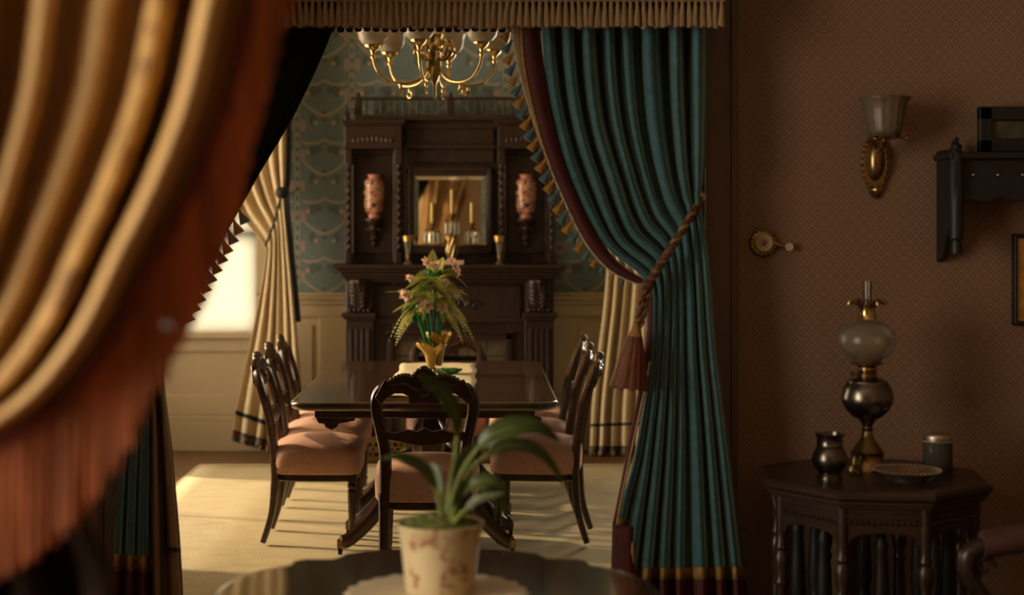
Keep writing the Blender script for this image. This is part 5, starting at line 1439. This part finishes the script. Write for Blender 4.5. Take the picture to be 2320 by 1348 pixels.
gt.build('apron_stud', OLDBRASS, bs)
for xs in (sx0 + .012, sx1 - .012):
    o_ = [(-.165, shz + .02), (-.175, shz - .05), (-.168, shz - .16), (-.14, shz - .22), (-.10, shz - .25), (-.06, shz - .31), (-.0, shz - .33), (0, shz + .02)]
    m = MB(); m.prism(o_, -.012, .012, T(xs, 0, 0) @ R(pi / 2, 'Z') @ Matrix.Diagonal((1, -1, 1, 1)))
    m.build('side_bracket', EBONY, bs, smooth=False, bevel=.004)
    MB().lathe([(.016, ZP(575, 4.6)), (.018, ZP(560, 4.6)), (.014, ZP(545, 4.6)), (.021, ZP(540, 4.6)), (.022, ZP(480, 4.6)), (.024, ZP(440, 4.6)), (.022, ZP(345, 4.6)), (.014, ZP(340, 4.6)), (.018, ZP(330, 4.6)), (.006, ZP(322, 4.6)), (.009, ZP(316, 4.6)), (0, ZP(308, 4.6))], 14, T(xs + .004, -.15, 0)).build('turned_post', EBONY, bs)
    MB().lathe([(.012, shz + .0), (.016, shz + .02), (.006, shz + .03), (.010, shz + .04), (0, shz + .055)], 12, T(xs + .028, -.05, 0)).build('finial', EBONY, bs)
def picture(name, x0, x1, z0, z1, y0, depth, bw, fm, im, label, mat_w=.0, cat='picture'):
    p = thing(name, ((x0 + x1) / 2, y0, z0), label, cat)
    hw_, hh = (x1 - x0) / 2, z1 - z0
    for a, b, c, d in ((-hw_, -hw_ + bw, 0, hh), (hw_ - bw, hw_, 0, hh), (-hw_, hw_, hh - bw, hh), (-hw_, hw_, 0, bw)):
        MB().box(a, b, -depth, 0, c, d).build('frame_side', fm, p, smooth=False, bevel=.006)
    MB().box(-hw_ + bw * .8, hw_ - bw * .8, -depth * .45, -depth * .3, bw * .8, hh - bw * .8).build('picture_print', im, p, smooth=False)
    if mat_w:
        m = MB(); a, b = hw_ - bw, hw_ - bw - mat_w; c, d = bw, hh - bw
        m.box(-a, -b, -depth * .6, -depth * .5, c, d).box(b, a, -depth * .6, -depth * .5, c, d).box(-b, b, -depth * .6, -depth * .5, d - mat_w, d).box(-b, b, -depth * .6, -depth * .5, c, c + mat_w)
        m.build('mount', GILT, p, smooth=False)
    return p
picture('framed_print', XP(2222, 4.66), XP(2222, 4.66) + .30, shz + .010, ZP(240, 4.66), 4.70, .025, .045, EBONY, PAINTING, 'dark framed landscape print standing on the wall shelf')
picture('gilt_picture', XP(2298, 4.72), XP(2298, 4.72) + .34, ZP(738, 4.72), ZP(530, 4.72), YW, .03, .014, EBONY, PAINTING, 'black and gilt framed picture low at the right edge', .035)

# ================================================================== armchair at the right edge
ac = thing('parlor_armchair', (1.62, 3.56, 0), 'russet upholstered wooden armchair at the bottom right corner', 'armchair')
def rb(x0, x1, y0, y1, z0, z1, r=.03):
    return MB().box(x0, x1, y0, y1, z0, z1)
rb(-.30, .30, -.27, .27, .34, .46).build('seat', RED_UP, ac, bevel=.04, seg=4)
rb(-.30, .30, -.26, .26, .27, .345).build('seat_rail', OAKDARK, ac, bevel=.01)
bk = MB()
rows = [[(.27 + .10 * t + .035 * math.copysign(abs(cos(a)) ** .5, cos(a)), (.25 - .03 * t * t) * math.copysign(abs(sin(a)) ** .4, sin(a)), .42 + .55 * t) for a in [2 * pi * k / 24 for k in range(24)]] for t in [i / 8 for i in range(9)]]
bk.rings(rows).build('backrest', RED_UP, ac, ang=70)
for s in (-1, 1):
    y = s * .30
    am = MB()
    rows = []
    for i in range(11):
        t = i / 10; xx = -.34 + .62 * t; zc = .675 + .03 * t - .02 * (1 - t) ** 6; w = .048 if t > .06 else .036
        rows.append([(xx, y + w * cos(a), zc + .036 * sin(a)) for a in [2 * pi * k / 16 for k in range(16)]])
    am.rings(rows).build('arm_pad', RED_UP, ac, ang=60)
    MB().tube(cr([(-.33, y, .655), (-.375, y, .63), (-.37, y, .57), (-.32, y, .50), (-.28, y, .42), (-.30, y, .33)], 20), [.020, .022, .024, .025, .025, .024, .023, .022, .022, .022, .022, .022, .022, .022, .022, .022, .022, .022, .022, .022], 10).build('arm_support', OAKDARK, ac)
    MB().tube([(-.335 + (.028 - .002 * j) * cos(j * .55), y, .60 + (.028 - .002 * j) * sin(j * .55)) for j in range(12)], .009, 8).build('arm_scroll', OAKDARK, ac)
    MB().lathe([(.014, 0), (.018, .03), (.014, .05), (.022, .15), (.025, .24), (.018, .26), (.026, .29)], 14, T(-.27, s * .23, 0)).build('leg', OAKDARK, ac)
    MB().tube(cr([(.28, s * .22, .30), (.30, s * .22, .15), (.36, s * .22, 0)], 8), [.026, .025, .024, .022, .021, .02, .019, .018], 8).build('leg', OAKDARK, ac)
